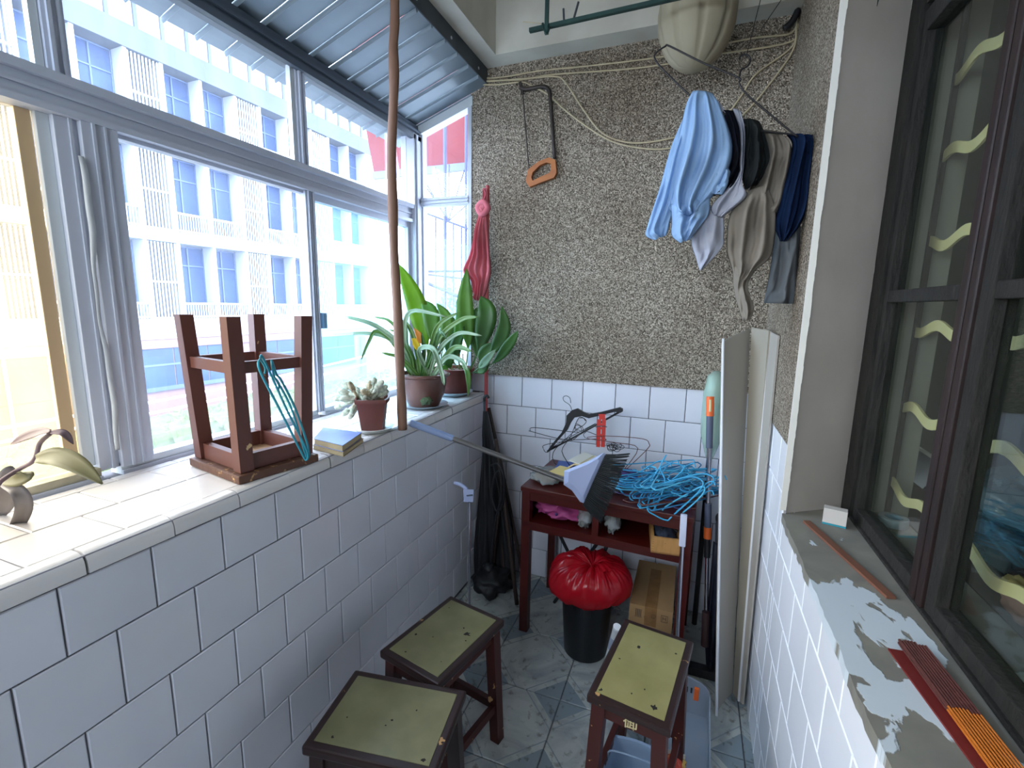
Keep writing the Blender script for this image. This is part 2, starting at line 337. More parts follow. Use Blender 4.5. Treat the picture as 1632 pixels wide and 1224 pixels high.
wb = struct(MB().box((-1.05, YB-.012, 1.055), (.6, YB+.2, 2.47)), 'wall_back', M_PEB)
MB().box((-1.0, YB+.006, -.2), (.6, YB+.19, 1.056)).box((-1.06, YB+.006, .94), (-1.0, YB+.19, 1.056)).build('grout_bed', M_GROUT, wb)
lay(wb, M_TILE, [(-1.055, -.967, .960, 1.055)], ((0, YB+.006, 0), (1, 0, 0), (0, 0, 1), (0, -1, 0)))
lay(wb, M_TILE, brickwork(-.967, XR, [1.055, .902, .752, .602, .452, .302, .152, .002], [-.155*2.16/2.14*1.0, -.235], .1535), ((0, YB+.006, 0), (1, 0, 0), (0, 0, 1), (0, -1, 0)))

RP = [(XR+.004, 1.475), (.46, 1.595), (.62, 1.595), (.62, YB+.2), (XR+.004, YB+.2)]
wr = struct(MB().prism([(x, y, -.2) for x, y in RP], (0, 0, 3.0)), 'wall_right', M_PLAST)
struct(MB().box((XR-.004, 1.479, 1.02), (XR+.004, YB, 2.75)), 'trim_1', M_PEB)
e = MB(); zz = .83; pts = []
while zz < 2.7:
    w = .009+.002*noise.noise(Vector((0, 0, zz*9)))+.0012*random.random(); e.box((XR-.006, 1.4735, zz), (XR+w, 1.4785+.001, zz+.012)); zz += .012
struct(e, 'trim_2', M_CHIP)
lw = struct(MB().box((XR+.006, YN, -.2), (.60, 1.475, .800)).box((XR+.006, 1.475, -.2), (XR+.01, YB, 1.02)), 'wall_house', M_GROUTL)
rr = [1.02, .87, .80, .72, .57, .42, .27, .12, -.03]
lay(lw, M_TILER, list(brickwork(1.475, YB, [1.02, .87, .72, .57, .42, .27, .12, -.01], [1.60, 1.675], .15))+list(brickwork(YN, 1.475, [.806, .72, .57, .42, .27, .12, -.01], [1.60, 1.675], .15)),
    ((XR+.006, 0, 0), (0, 1, 0), (0, 0, 1), (-1, 0, 0)), wob=.0025)
# concrete sill of the house window, its front edge chipped
pe = []; y = YN
while y < 1.47: pe.append((XR-.001+random.uniform(-.003, .002), y)); y += .02
pe += [(XR, 1.474), (.455, 1.594), (.60, 1.594), (.60, YN)]
struct(MB().prism([(x, y, .797) for x, y in pe], (0, 0, .023)), 'trim_3', M_SILLC)

# concrete frame over the balcony
struct(MB().box((-.968, YN, 2.47), (-.885, YB+.2, 2.80)), 'beam_left', M_PLASTC)
struct(MB().box((-.885, 2.05, 2.47), (.6, YB+.2, 2.80)), 'beam_back', M_PLASTC)
struct(MB().box((-1.0, YN, 2.80), (.6, YB+.2, 2.95)), 'ceiling', M_PLASTC)
struct(MB().box((-1.45, YN-.1, -.2), (.6, YN, 1.55)).box((-1.45, YN-.1, 2.35), (.6, YN, 2.95)).box((-.05, YN-.1, 1.55), (.6, YN, 2.35)).box((-1.45, YN-.1, 1.55), (-1.15, YN, 2.35)), 'wall_near', M_PLAST)  # unseen wall; its opening is added to let in more daylight
struct(MB().box((.46, YN, 2.36), (.62, 1.60, 2.80)), 'wall_lintel', M_PLAST)
st = MB().box((-.992, YN, 2.405), (-.966, YB, 2.4695)).box((-1.03, YN, 2.458), (-.97, YB, 2.4695)); steel = tag(st.build('steel_angle', M_STEEL, origin=(-.98, .4, 2.43)), 'dark steel angle running along the top edge of the sheet roof', 'steel angle')
for k in range(14): MB().lathe([(.006, 0), (.006, .005), (.003, .006)], (-.9695, YN+.1+k*.25, 2.43), 8, Matrix.Rotation(PI/2, 4, 'Y')).build('bolt', M_ALU, steel, smooth=30)

# sloped roof of sheet panels, each panel a piece
X0, Z0, X1 = -.968, 2.402, -1.52; sl = .342
def zr(x): return Z0+(x-X0)*sl
roof = struct(MB().box((-1.0, YN, zr(-1.0)+.012), (-1.03, YB+.25, zr(-1.03)+.035)), 'roof_batten', M_STEEL)
pm = MB(); prof = [(-.0495, 0), (-.047, -.009), (-.043, -.012), (-.039, -.009), (-.036, 0), (.0485, .0), (.0485, .002), (-.036, .002), (-.0495, .002)]
pm.add([(X0, y, Z0+z) for y, z in prof]+[(X1, y, zr(X1)+z) for y, z in prof], [tuple(reversed(range(9))), tuple(range(9, 18))]+[(i, (i+1) % 9, 9+(i+1) % 9, 9+i) for i in range(9)])
y = 1.248+.0-.1*26; pme = None
while y < YB:
    if pme is None: q = pm.build('roof_panel', M_ROOF, roof, local=True, smooth=40); pme = q.data
    else: q = bpy.data.objects.new('roof_panel', pme); C.objects.link(q); q.parent = roof
    q.location = (0, y+.05, random.uniform(-.001, .001)); y += .1

# ------------------------------------------------------------------ the long window
w1 = struct(MB().box((-1.40, YN, 2.205), (-1.335, YB+.03, 2.262)).box((-1.345, YN, 2.19), (-1.325, YB+.03, 2.212)).box((-1.335, YN, 2.225), (-1.322, YB+.03, 2.235)), 'window_1', mat('header_grey', '4c5663', .5, h2='424c58', scale=4))
def fr(name, lo, hi, m=M_ALU, p=w1, extra=()):
    b = MB().box(lo, hi, ch=.0015)
    for l, h in extra: b.box(l, h)
    return b.build(name, m, p)
fr('transom', (-1.395, YN, 1.800), (-1.345, 2.09, 1.884), extra=[((-1.345, YN, 1.865), (-1.328, 2.09, 1.884)), ((-1.345, YN, 1.800), (-1.333, 2.09, 1.815)), ((-1.345, YN, 1.838), (-1.338, 2.09, 1.844))])
fr('corner_post', (-1.40, 2.085, SILL), (-1.325, YB+.035, 2.215), extra=[((-1.325, 2.10, SILL), (-1.318, 2.112, 2.21))])
for y in (-.725, -.02, .685, 1.388):
    fr('mullion', (-1.39, y-.012, 1.884), (-1.345, y+.030, 2.205), extra=[((-1.345, y-.004, 1.884), (-1.337, y+.004, 2.2)), ((-1.345, y+.016, 1.884), (-1.34, y+.022, 2.2))])
    s = MB().box((-1.37, y-.03, 1.884), (-1.352, y-.014, 2.2)); s.build('glazing_bead', M_ALUL, w1)
# lower posts and sliding sashes
for y, m in ((-.725, M_ALU), (-.02, M_ALUT)):
    fr('sash_stile', (-1.39, y-.04, .975), (-1.355, y+.03, 1.80), m)
fr('sash_stile', (-1.385, .672, .975), (-1.350, .715, 1.80), M_ALU, extra=[((-1.35, .698, .975), (-1.345, .704, 1.80))])
fr('sash_stile', (-1.365, .715, .975), (-1.335, .79, 1.80), M_ALU, extra=[((-1.335, .735, .975), (-1.330, .741, 1.80)), ((-1.335, .76, .975), (-1.331, .764, 1.80))])
fr('sash_stile', (-1.39, .618, 1.0), (-1.375, .645, 1.80), M_ALUT); fr('sash_stile', (-1.38, .648, .99), (-1.365, .672, 1.80), M_ALUL)
fr('sash_stile', (-1.39, 1.392, .975), (-1.345, 1.438, 1.80), M_ALU, extra=[((-1.345, 1.40, .975), (-1.338, 1.404, 1.80)), ((-1.345, 1.412, .975), (-1.340, 1.415, 1.8)), ((-1.345, 1.424, .975), (-1.338, 1.43, 1.80))])
fr('sash_stile', (-1.385, 2.06, .975), (-1.352, 2.09, 1.80), M_ALU)
for a, b, m in ((YN, .672, M_ALUG), (.715, 1.40, M_ALUL), (1.438, 2.09, M_ALUL)):
    fr('bottom_rail', (-1.39, a, SILL-.004), (-1.345, b, .985), m); fr('track', (-1.344, a, SILL-.004), (-1.338, b, .966), M_ALU)
for a, b in ((.79, 1.392), (1.438, 2.06)): fr('top_rail', (-1.385, a, 1.775 if a > 1.4 else 1.79), (-1.355, b, 1.801), M_ALU)
fr('latch', (-1.345, 1.432, 1.30), (-1.325, 1.45, 1.36), mat('blue_latch', '5f86a8', .4))
def pane(name, a, b, z0, z1, m, x=-1.37): return MB().box((x-.002, a, z0), (x+.002, b, z1)).build(name, m, w1)
for a, b in ((YN, -.737), (-.695, -.032), (.01, .673), (.715, 1.376), (1.418, 2.085)): pane('upper_pane', a, b, 1.884, 2.205, M_GLASS)
pane('pane', YN, -.76, .985, 1.8, M_GLASS); pane('amber_pane', -.69, -.06, .985, 1.8, M_AMBER)['label'] = 'amber tinted lower pane'
pane('amber_pane', .01, .65, .985, 1.8, M_AMBER, -1.378)['label'] = 'amber tinted lower pane'
pane('pane', .79, 1.392, .985, 1.79, M_GLASS); pane('pane', 1.438, 2.06, .985, 1.775, M_GLASSB)['label'] = 'blue tinted lower pane'
sp = MB(); rws = []
for i in range(30):
    z = 1.72-i*.024; wv = .0025*math.sin(i*.35)+.0010*math.sin(i*1.1)
    rws.append([(-1.3335, .702+wv, z), (-1.330+.003*math.sin(i*.31), .711+wv*1.8, z)])
rws2 = [[Vector(p)+Vector((-.0012, 0, 0)) for p in r] for r in rws]
sp.grid([r+list(reversed(q)) for r, q in zip(rws, rws2)], closed=True); sp.build('peeling_seal_strip', mat('seal_strip', 'b8bcc0', .5), w1, smooth=True)

# ------------------------------------------------------------------ the end window
w2 = struct(MB().box((-1.065, YB-.017, SILL), (-1.045, YB+.04, 2.33)), 'window_2', M_ALU)
fr('cross_rail', (-1.33, YB-.02, 1.885), (-1.06, YB+.03, 1.925), p=w2, extra=[((-1.33, YB-.028, 1.895), (-1.06, YB-.02, 1.899)), ((-1.33, YB-.028, 1.911), (-1.06, YB-.02, 1.915))])
fr('left_post', (-1.335, YB-.01, SILL), (-1.318, YB+.03, 2.24), p=w2)
fr('bottom_rail', (-1.33, YB-.02, SILL-.002), (-1.06, YB+.03, .99), p=w2)
MB().hexa([(-1.36, YB-.02, zr(-1.36)-.055), (-1.04, YB-.02, zr(-1.04)-.055), (-1.04, YB+.03, zr(-1.04)-.055), (-1.36, YB+.03, zr(-1.36)-.055)],
          [(-1.36, YB-.02, zr(-1.36)-.014), (-1.04, YB-.02, zr(-1.04)-.014), (-1.04, YB+.03, zr(-1.04)-.014), (-1.36, YB+.03, zr(-1.36)-.014)]).build('sloped_head_rail', M_ALUL, w2)
MB().box((-1.32, YB+.008, .99), (-1.065, YB+.012, 1.885)).build('pane', M_GLASS, w2)
MB().prism([(-1.32, YB+.008, 1.925), (-1.065, YB+.008, 1.925), (-1.065, YB+.008, zr(-1.065)-.05), (-1.32, YB+.008, zr(-1.32)-.05)], (0, .004, 0)).build('upper_pane', M_GLASS, w2)

# ------------------------------------------------------------------ the house window on the right
M_WOOD = mat('weathered_wood', '0f0d0b', .85, h2='221f1b', scale=30, fac=.5, bump=.6, bscale=70, stretch=(1, 1, .35))
M_WOODP = mat('dark_brown_paint', '281817', .5, h2='1c1110', scale=12)
M_BAR = mat('cream_bar', 'f2e2b0', .6, h2='e6d49c', scale=30)
w3 = struct(MB().box((.455, 1.518, .82), (.50, 1.593, 2.36)).box((.455, YN, 2.30), (.53, 1.49, 2.36)).box((.455, YN, 2.115), (.53, 1.49, 2.16)), 'window_3', M_WOOD)
def f3(name, lo, hi, m=M_WOOD, ch=.003): return MB().box(lo, hi, ch=ch).build(name, m, w3)
f3('bottom_frame', (.455, YN, .8205), (.53, 1.515, .8285))
f3('sash_post', (.463, 1.498, .828), (.50, 1.517, 2.11)); f3('sash_post', (.456, 1.098, .828), (.50, 1.122, 2.11), M_WOODP); f3('sash_post', (.456, 1.068, .828), (.50, 1.090, 2.11), M_WOODP)
f3('sash_post', (.463, 1.03, .828), (.50, 1.068, 2.11)); f3('sash_post', (.463, -.05, .828), (.50, .04, 2.11)); f3('sash_post', (.463, -.14, .828), (.50, -.06, 2.11))
for a, b in ((1.12, 1.498), (.04, 1.03), (YN, -.14)):
    f3('bottom_rail', (.463, a, .826), (.50, b, .858)); f3('middle_rail', (.466, a, 1.425), (.50, b, 1.455)); f3('top_rail', (.463, a, 2.06), (.50, b, 2.11))
    MB().box((.484, a, .858), (.487, b, 1.425)).build('pane', M_DGLASS, w3); MB().box((.484, a, 1.455), (.487, b, 2.06)).build('pane', M_DGLASS, w3)
    MB().box((.484, a, 2.16), (.487, b, 2.30)).build('pane', M_DGLASS, w3)
# splinters of white plaster along the edge between jamb and frame
e = MB()
for i in range(60):
    z = .83+i*.025; t = random.random()
    x = .4575-.003*random.random(); e.box((x, 1.591, z), (.462, 1.595, z+.021))
struct(e, 'trim_4', M_CHIP)
# the dark room behind it
M_ROOM = mat('room_wall', '6a6f66', .9, h2='5b6058', scale=3); M_ROOMF = mat('room_floor', '3b332c', .6)
struct(MB().box((3.0, YN-.1, 0), (3.1, 2.5, 2.9)), 'wall_room_far', M_ROOM); struct(MB().box((.62, 2.4, 0), (3.0, 2.5, 2.9)), 'wall_room_back', M_ROOM)
struct(MB().box((.6, YN-.1, 0), (3.0, YN, 2.9)), 'wall_room_near', M_ROOM); struct(MB().box((.62, YN, 2.82), (3.0, 2.4, 2.9)), 'ceiling_room', M_ROOM); struct(MB().box((.6, YN, -.2), (3.0, 2.4, 0)), 'floor_room', M_ROOMF)
# ------------------------------------------------------------------ outside
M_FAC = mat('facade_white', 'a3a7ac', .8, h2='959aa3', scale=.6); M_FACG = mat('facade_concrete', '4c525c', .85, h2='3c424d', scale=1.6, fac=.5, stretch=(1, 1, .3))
M_PINK = mat('facade_pink', '7a5f62', .8); M_TANW = mat('facade_tan', '866542', .8, h2='765838', scale=2); M_WDARK = mat('far_window', '24355a', .4, h2='33476e', scale=1.5, spec=.15)
M_SHOP = mat('shop_glass', '203454', .3, h2='2c456a', scale=.8, spec=.2); M_WFR = mat('far_frame', '3f5278', .5); M_SLAT = mat('facade_slat', 'b9bbbb', .7)
M_ROADM = mat('road', '66645f', .9, h2='787670', scale=.5); M_JOINT = mat('joint', 'a98a6a', .8)
struct(MB().box((-60, -30, -3.25), (-1.5, 70, -3.2)), 'ground', M_ROADM)
ang = -math.atan(.038)
def hy(o): return o
B = thing('building', 'long white facade across the street with slatted panels and balustrades', 'building', (-15.5, 9.0, 0), rz=ang)
def fb(mb, name, m, parent=None, smooth=False, kind=None): return mb.build(name, m, parent or B, local=True, smooth=smooth, kind=kind)
Yb0, Yb1 = -8.0, 11.05           # local y of the facade's two ends
zz = lambda z: z+1.4             # heights measured from the eye
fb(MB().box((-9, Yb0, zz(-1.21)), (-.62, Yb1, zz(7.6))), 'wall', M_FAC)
fb(MB().box((-9, Yb0, -3.2), (-.10, Yb1, zz(-1.5))), 'ground_floor_wall', M_PINK)
fb(MB().box((-.62, Yb0, zz(-1.5)), (-.02, Yb1, zz(-1.21))), 'soffit_band', M_PINK)
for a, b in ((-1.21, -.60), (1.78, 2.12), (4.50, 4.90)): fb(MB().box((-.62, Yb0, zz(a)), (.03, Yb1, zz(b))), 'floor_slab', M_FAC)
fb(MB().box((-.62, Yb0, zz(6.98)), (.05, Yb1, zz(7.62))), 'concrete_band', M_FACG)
y = Yb0+.3; k = 0
while y < Yb1-.3:
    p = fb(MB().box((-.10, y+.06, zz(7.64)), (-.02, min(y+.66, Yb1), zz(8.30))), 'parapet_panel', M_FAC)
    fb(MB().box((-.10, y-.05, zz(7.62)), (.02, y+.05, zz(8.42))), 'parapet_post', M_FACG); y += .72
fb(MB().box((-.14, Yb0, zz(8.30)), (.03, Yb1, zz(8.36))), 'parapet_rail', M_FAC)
rowz = ((-.60, 1.75, -.08), (2.12, 4.46, 2.74), (4.90, 6.96, 5.62))
bays = []; L0 = .56            # local y where a slatted panel starts
for n in range(-3, 4):
    s = L0+n*3.33
    bays += [('slat', s+.06, s+.93), ('win', s+1.02, s+2.10), ('win', s+2.19, s+3.27)]
piers = sorted({round(v, 2) for k, a, b in bays for v in (a-.05,)})
for v in piers:
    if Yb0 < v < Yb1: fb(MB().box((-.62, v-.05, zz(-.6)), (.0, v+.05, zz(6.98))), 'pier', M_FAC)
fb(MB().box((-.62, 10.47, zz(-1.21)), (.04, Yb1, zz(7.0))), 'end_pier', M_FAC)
for z0, z1, zb in rowz:
    for kind, a, b in bays:
        if a < Yb0 or b > 10.5: continue
        if kind == 'slat':
            m = MB(); n = 9
            for i in range(n):
                c = a+(i+.5)*(b-a)/n; m.box((-.07, c-.020, zz(z0)), (-.045, c+.020, zz(z1)))
            m.box((-.13, a, zz((z0+z1)/2-.05)), (-.02, b, zz((z0+z1)/2))); m.box((-.13, a, zz(z0)), (-.02, b, zz(z0+.06)))
            sm = fb(m, 'slatted_panel', M_SLAT, kind='stuff'); fb(MB().box((-.60, a, zz(z0)), (-.50, b, zz(z1))), 'panel_back', mat('panel_shade', '383d49', .9), sm)  # dark back puts the shade between the slats into its colour
        else:
            m = MB(); zm = z1-.62
            for c in (a+.02, (a+b)/2, b-.02): m.box((-.58, c-.02, zz(z0)), (-.52, c+.02, zz(z1)))
            for c in (z0+.02, zm, z1-.02): m.box((-.58, a, zz(c-.02)), (-.52, b, zz(c+.02)))
            f = fb(m, 'window', M_WFR); fb(MB().box((-.60, a, zz(z0)), (-.565, b, zz(z1))), 'pane', M_WDARK, f)
            m = MB(); n = 13
            for i in range(n):
                c = a+(i+.5)*(b-a)/n; m.box((-.09, c-.015, zz(z0)), (-.07, c+.015, zz(zb-.03)))
            m.box((-.12, a, zz(zb-.06)), (-.04, b, zz(zb))); m.box((-.11, a, zz(z0+.04)), (-.05, b, zz(z0+.09))); fb(m, 'balustrade', M_SLAT, kind='stuff')
# ground floor
for a, b in ((.0, 3.3), (3.9, 9.4)):
    f = fb(MB().box((-.12, a, zz(-2.85)), (-.02, b, zz(-2.72))).box((-.10, a, zz(-2.06)), (-.05, b, zz(-2.0))), 'shop_window', M_WFR)
    y = a
    while y < b-.1:
        w = min(1.1, b-y); fb(MB().box((-.10, y+.02, zz(-2.74)), (-.07, y+w-.02, zz(-1.52))), 'pane', M_SHOP, f); y += 1.1
fb(MB().box((-.1, -7.9, -3.2), (-.04, -.35, zz(-1.5))), 'tan_wall', M_TANW)
y = -7.6
while y < -.5:
    for z0, z1 in ((-3.1, -2.2), (-2.17, -1.27), (-1.24, -.34)): fb(MB().box((-.045, y, z0), (-.015, y+1.45, z1)), 'stone_panel', M_TANW)
    y += 1.48
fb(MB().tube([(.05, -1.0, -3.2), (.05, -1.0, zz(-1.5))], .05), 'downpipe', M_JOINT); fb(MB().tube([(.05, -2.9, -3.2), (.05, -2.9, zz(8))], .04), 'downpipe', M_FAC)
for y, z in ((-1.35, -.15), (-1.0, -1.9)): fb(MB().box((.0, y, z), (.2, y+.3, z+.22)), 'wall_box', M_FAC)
fb(MB().box((0, 9.75, zz(-3.8)), (.3, 10.5, zz(-1.6))), 'pink_pillar', M_PINK)
# rooftop letters, seen from behind
def fp(zx, zy):
    px, py = 480+zx/6.12, 100+zy/6.12; d = RT*((px-816)/FPX)-UP*((py-612)/FPX)+FW
    n = Vector((1, -.038, 0)); t = (Vector((-15.7, 9, 0)).dot(n))/d.dot(n); return CAM+d*t
sg = thing('rooftop_sign', 'white freestanding rooftop sign strokes above the facade parapet', 'sign', tuple(fp(200, 440)))
for stk in ([(190, 345), (182, 405)], [(218, 345), (212, 420)], [(185, 345), (224, 347)], [(285, 382), (302, 462)], [(350, 440), (356, 505), (372, 540)], [(384, 450), (402, 515)], [(445, 478), (418, 540)], [(400, 520), (440, 545)],
            [(470, 560), (500, 640)], [(508, 560), (470, 640)], [(470, 640), (485, 690), (540, 720)], [(520, 545), (600, 600), (650, 612)], [(500, 650), (540, 660), (535, 715)]):
    mb = MB()
    for p, q in zip(stk[:-1], stk[1:]): mb.beam(fp(*p), fp(*q), .16, .12, side=(1, 0, 0))
    mb.build('letter_stroke', M_SLAT, sg)
fr_ = MB()
for zx in (190, 300, 420, 540): a = fp(zx, 440+zx*.35-60); fr_.tube([(a.x-.1, a.y, 8.9), (a.x-.1, a.y, a.z+.6)], .03, 5)
fr_.build('sign_frame', M_WFR, sg)
# hedge, trees, far building, cables
M_HEDGE = leaf_mat('hedge', '50603a', '7c8858', .7, .3)
def foliage(name, c, rad, n, m, size, seed, label, cat, box=False):
    rd = random.Random(seed); mb = MB()
    for i in range(n):
        if box: p = Vector((rd.uniform(-1, 1)*rad[0], rd.uniform(-1, 1)*rad[1], rd.uniform(-1, 1)*rad[2]))
        else:
            d = Vector((rd.gauss(0, 1), rd.gauss(0, 1), rd.gauss(0, 1))).normalized(); p = Vector((d.x*rad[0], d.y*rad[1], d.z*rad[2]))*rd.uniform(.55, 1)
        a = Euler((rd.uniform(0, 6), rd.uniform(0, 6), rd.uniform(0, 6))).to_matrix(); s = size*rd.uniform(.6, 1.3)
        mb.add([Vector(c)+p+a @ Vector(v)*s for v in ((-.5, 0, 0), (0, -.25, .05), (.5, 0, 0), (0, .25, .05))], [(0, 1, 2, 3)])
    return mb
hb = foliage('hedge', (-12.0, 10.2, -2.25), (1.0, 9.5, .72), 9000, M_HEDGE, .24, 3, '', '', True)
hb.box((-12.9, .8, -3.2), (-11.1, 19.6, -1.6))
tag(hb.build('hedge', M_HEDGE, origin=(-12.0, 10.2, -3.2)), 'clipped yellow green hedge along the foot of the facade', 'hedge', kind='stuff')
hb = foliage('hedge', (-9.2, 3.6, -2.6), (.7, 1.7, .55), 1400, M_HEDGE, .22, 5, '', '', True); hb.box((-9.8, 2.0, -3.2), (-8.6, 5.2, -2.2))
tag(hb.build('hedge', M_HEDGE, origin=(-9.2, 3.6, -3.2)), 'sunlit yellow shrub seen low through the amber pane', 'shrub', kind='stuff')
M_CYP = leaf_mat('cypress', '6a8fa0', '86abb8', .8, .3)  # distance haze put into the pale blue leaf colours
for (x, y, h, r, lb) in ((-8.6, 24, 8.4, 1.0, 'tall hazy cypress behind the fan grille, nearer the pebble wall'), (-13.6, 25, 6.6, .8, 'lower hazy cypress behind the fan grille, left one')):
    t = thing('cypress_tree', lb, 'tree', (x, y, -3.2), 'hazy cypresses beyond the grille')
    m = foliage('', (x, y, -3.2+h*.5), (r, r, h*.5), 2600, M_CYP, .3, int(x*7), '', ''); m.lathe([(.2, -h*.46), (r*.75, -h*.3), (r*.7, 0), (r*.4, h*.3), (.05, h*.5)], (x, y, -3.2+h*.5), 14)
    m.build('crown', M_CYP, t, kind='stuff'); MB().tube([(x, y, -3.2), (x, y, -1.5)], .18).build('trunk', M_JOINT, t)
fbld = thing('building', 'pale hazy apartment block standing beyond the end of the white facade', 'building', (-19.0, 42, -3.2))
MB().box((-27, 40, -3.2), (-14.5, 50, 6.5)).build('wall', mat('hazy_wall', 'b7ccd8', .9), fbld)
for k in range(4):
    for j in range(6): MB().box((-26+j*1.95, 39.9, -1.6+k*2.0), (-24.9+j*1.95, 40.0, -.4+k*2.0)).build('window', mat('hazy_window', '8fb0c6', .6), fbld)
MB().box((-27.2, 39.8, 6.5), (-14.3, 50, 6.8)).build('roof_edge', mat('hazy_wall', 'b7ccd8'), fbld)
M_CAB = mat('white_cable', 'e6e6ea', .6)
CL = ['upper street cable crossing below the slatted floors, seen in both left panes', 'second street cable just beneath the upper one', 'lowest street cable rising to the right behind the strap leaves', 'nearly level street cable over the shop glass']
for i, pts in enumerate(([(-8, -4, -.05), (-8, 5, -.22), (-8, 14, .28)], [(-8, -4, -.2), (-8, 5, -.40), (-8, 15, .1)], [(-8.2, 6, -1.25), (-8.2, 10.5, -.95), (-8.2, 15, .2)], [(-8.2, 6, -1.12), (-8.2, 10, -.8), (-8.2, 13, -.75)])):
    one(MB().tube(pts, .022, 5, smooth=8), 'street_cable', M_CAB, CL[i], 'cable', pts[0], 'street cables')
# neighbour's red awning and fan grille beyond the end window
M_RED = film_mat('red_awning', '8a2c30', .92, .6, .5); M_GRL = mat('grille_paint', '3a406c', .5, .2)
aw = thing('awning', 'translucent red awning hanging beyond the end window', 'awning', (-1.9, 3.3, 2.2))
def aq(x0, x1, y0, z0, y1, z1, t=.01): return MB().hexa([(x0, y0, z0), (x1, y0, z0), (x1, y1, z1), (x0, y1, z1)], [(x0, y0+t, z0+t), (x1, y0+t, z0+t), (x1, y1+t, z1+t), (x0, y1+t, z1+t)])
pL = at(597, 281, Y=3.1); 
x = pL.x; w = .42
while x < -.9: aq(x, x+w-.006, 3.1, pL.z, 2.75, pL.z+1.25).build('awning_panel', M_RED, aw); x += w
MB().beam((pL.x, 3.09, pL.z), (-.9, 3.09, pL.z), .03, .05).build('edge_tube', mat('awning_edge', '555c86', .6), aw)
gr = thing('window_grille', 'painted iron window grille with a fan of rays, outside the end window', 'grille', (-1.6, 2.75, 1.0))
G = lambda zx, zy, Y=2.75: at(650+zx/3.6, 140+zy/3.6, Y=Y)
for a, b, r in (((102, 60), (108, 1300), .009), ((213, 60), (215, 1300), .012), ((333, 60), (333, 1300), .008), ((160, 745), (162, 1300), .005), ((262, 780), (262, 1300), .005), ((308, 790), (308, 1300), .005), ((237, 440), (237, 760), .005), ((345, 440), (347, 1300), .005)):
    MB().tube([G(*a), G(*b)], r, 6).build('bar', M_GRL, gr)
for a, b in (((232, 765), (60, 470)), ((232, 765), (158, 455)), ((232, 765), (325, 470)), ((232, 765), (375, 640)), ((232, 765), (100, 560))): MB().tube([G(*a), G(*b)], .005, 6).build('ray', M_GRL, gr)
for a, b, r in (((30, 692), (380, 822), .007), ((30, 1055), (360, 1050), .008), ((30, 1062), (360, 1100), .006), ((30, 1085), (330, 1215), .012)): MB().tube([G(*a), G(*b)], r, 6).build('rail', M_GRL, gr)
# ------------------------------------------------------------------ makers
def drape(mb, left, right, Y, th=.03, folds=4, seed=0, amp=.35, n=22, m=26, X=None, back=.35):
    """a hanging piece of cloth: left and right outlines (pixels, at depth Y or plane X), bulging and folded, closed"""
    rd = random.Random(seed); ph = rd.uniform(0, 6); dr = rd.uniform(-1.5, 1.5)
    A = catmull([at(*p, Y=Y, X=X) for p in left], 8); B = catmull([at(*p, Y=Y, X=X) for p in right], 8)
    def samp(P, t): q = t*(len(P)-1); i = min(int(q), len(P)-2); return P[i].lerp(P[i+1], q-i)
    nrm = Vector((0, -1, 0)) if X is None else Vector((-1, 0, 0)); rows = []
    for i in range(n):
        t = i/(n-1); a, b = samp(A, t), samp(B, t); f, k = [], []; ev = min(1, (t+.02)/.16, (1.04-t)/.10)**.5; ea = min(1, (t+.02)/.25)
        for j in range(m):
            u = j/(m-1); e = math.sin(PI*u)**.5
            w = (math.sin(2*PI*folds*u+ph+dr*t*2)+.5*math.sin(2*PI*folds*1.9*u+ph*2-dr*t*3))*amp*ea*(.75+.5*noise.noise(Vector((u*3, t*2.5, seed))))
            w += (.34*noise.noise(Vector((u*3.1+seed, t*4.2, 1.7)))+.20*noise.noise(Vector((u*7+seed, t*9+u*5, 4.7))))*ea
            f.append(a.lerp(b, u)+nrm*th*e*ev*(.55+w)); k.append(a.lerp(b, u)+nrm*th*e*ev*(.55+w-.16)-nrm*th*back*e*ev*.2)
        rows.append(f+list(reversed(k[1:-1])))
    return mb.grid(rows, closed=True)
def leaf(mb, pts, w, face=(.40, -.85, .30), fold=.25, prof=None, n=14, th=.0012):
    P = catmull(pts, 5); m = len(P); Fv = Vector(face).normalized(); top, bot = [], []
    pf = prof or (lambda t: max(.06, math.sin(PI*min(1, t**.75))**.8))
    for i, p in enumerate(P):
        t = i/(m-1); T = (P[min(i+1, m-1)]-P[max(i-1, 0)]).normalized(); s = T.cross(Fv)
        s = s.normalized() if s.length > 1e-5 else Vector((1, 0, 0)); nn = s.cross(T).normalized(); ww = w*.5*pf(t)
        r = [p-s*ww+nn*ww*fold, p-s*ww*.5+nn*ww*fold*.35, p, p+s*ww*.5+nn*ww*fold*.35, p+s*ww+nn*ww*fold]
        top.append(r+[q-nn*th for q in reversed(r)])
    return mb.grid(top, closed=True)
broad = lambda t: .07 if t < .3 else max(.03, math.sin(PI*min(1, ((t-.3)/.7)**.8))**.75)
def blob(mb, c, r, seed=0, amp=.25, n=18, m=26, fr=2.2):
    c = Vector(c); rows = []
    for i in range(1, n):
        th = PI*i/n; row = []
        for j in range(m):
            a = 2*PI*j/m; d = Vector((math.sin(th)*math.cos(a), math.sin(th)*math.sin(a), math.cos(th)))
            k = 1+amp*noise.noise(d*fr+Vector((seed, 0, 0)))+amp*.5*abs(noise.noise(d*fr*2.7+Vector((0, seed, 0))))
            row.append(c+Vector((d.x*r[0], d.y*r[1], d.z*r[2]))*k)
        rows.append(row)
    return mb.grid(rows, closed=True)

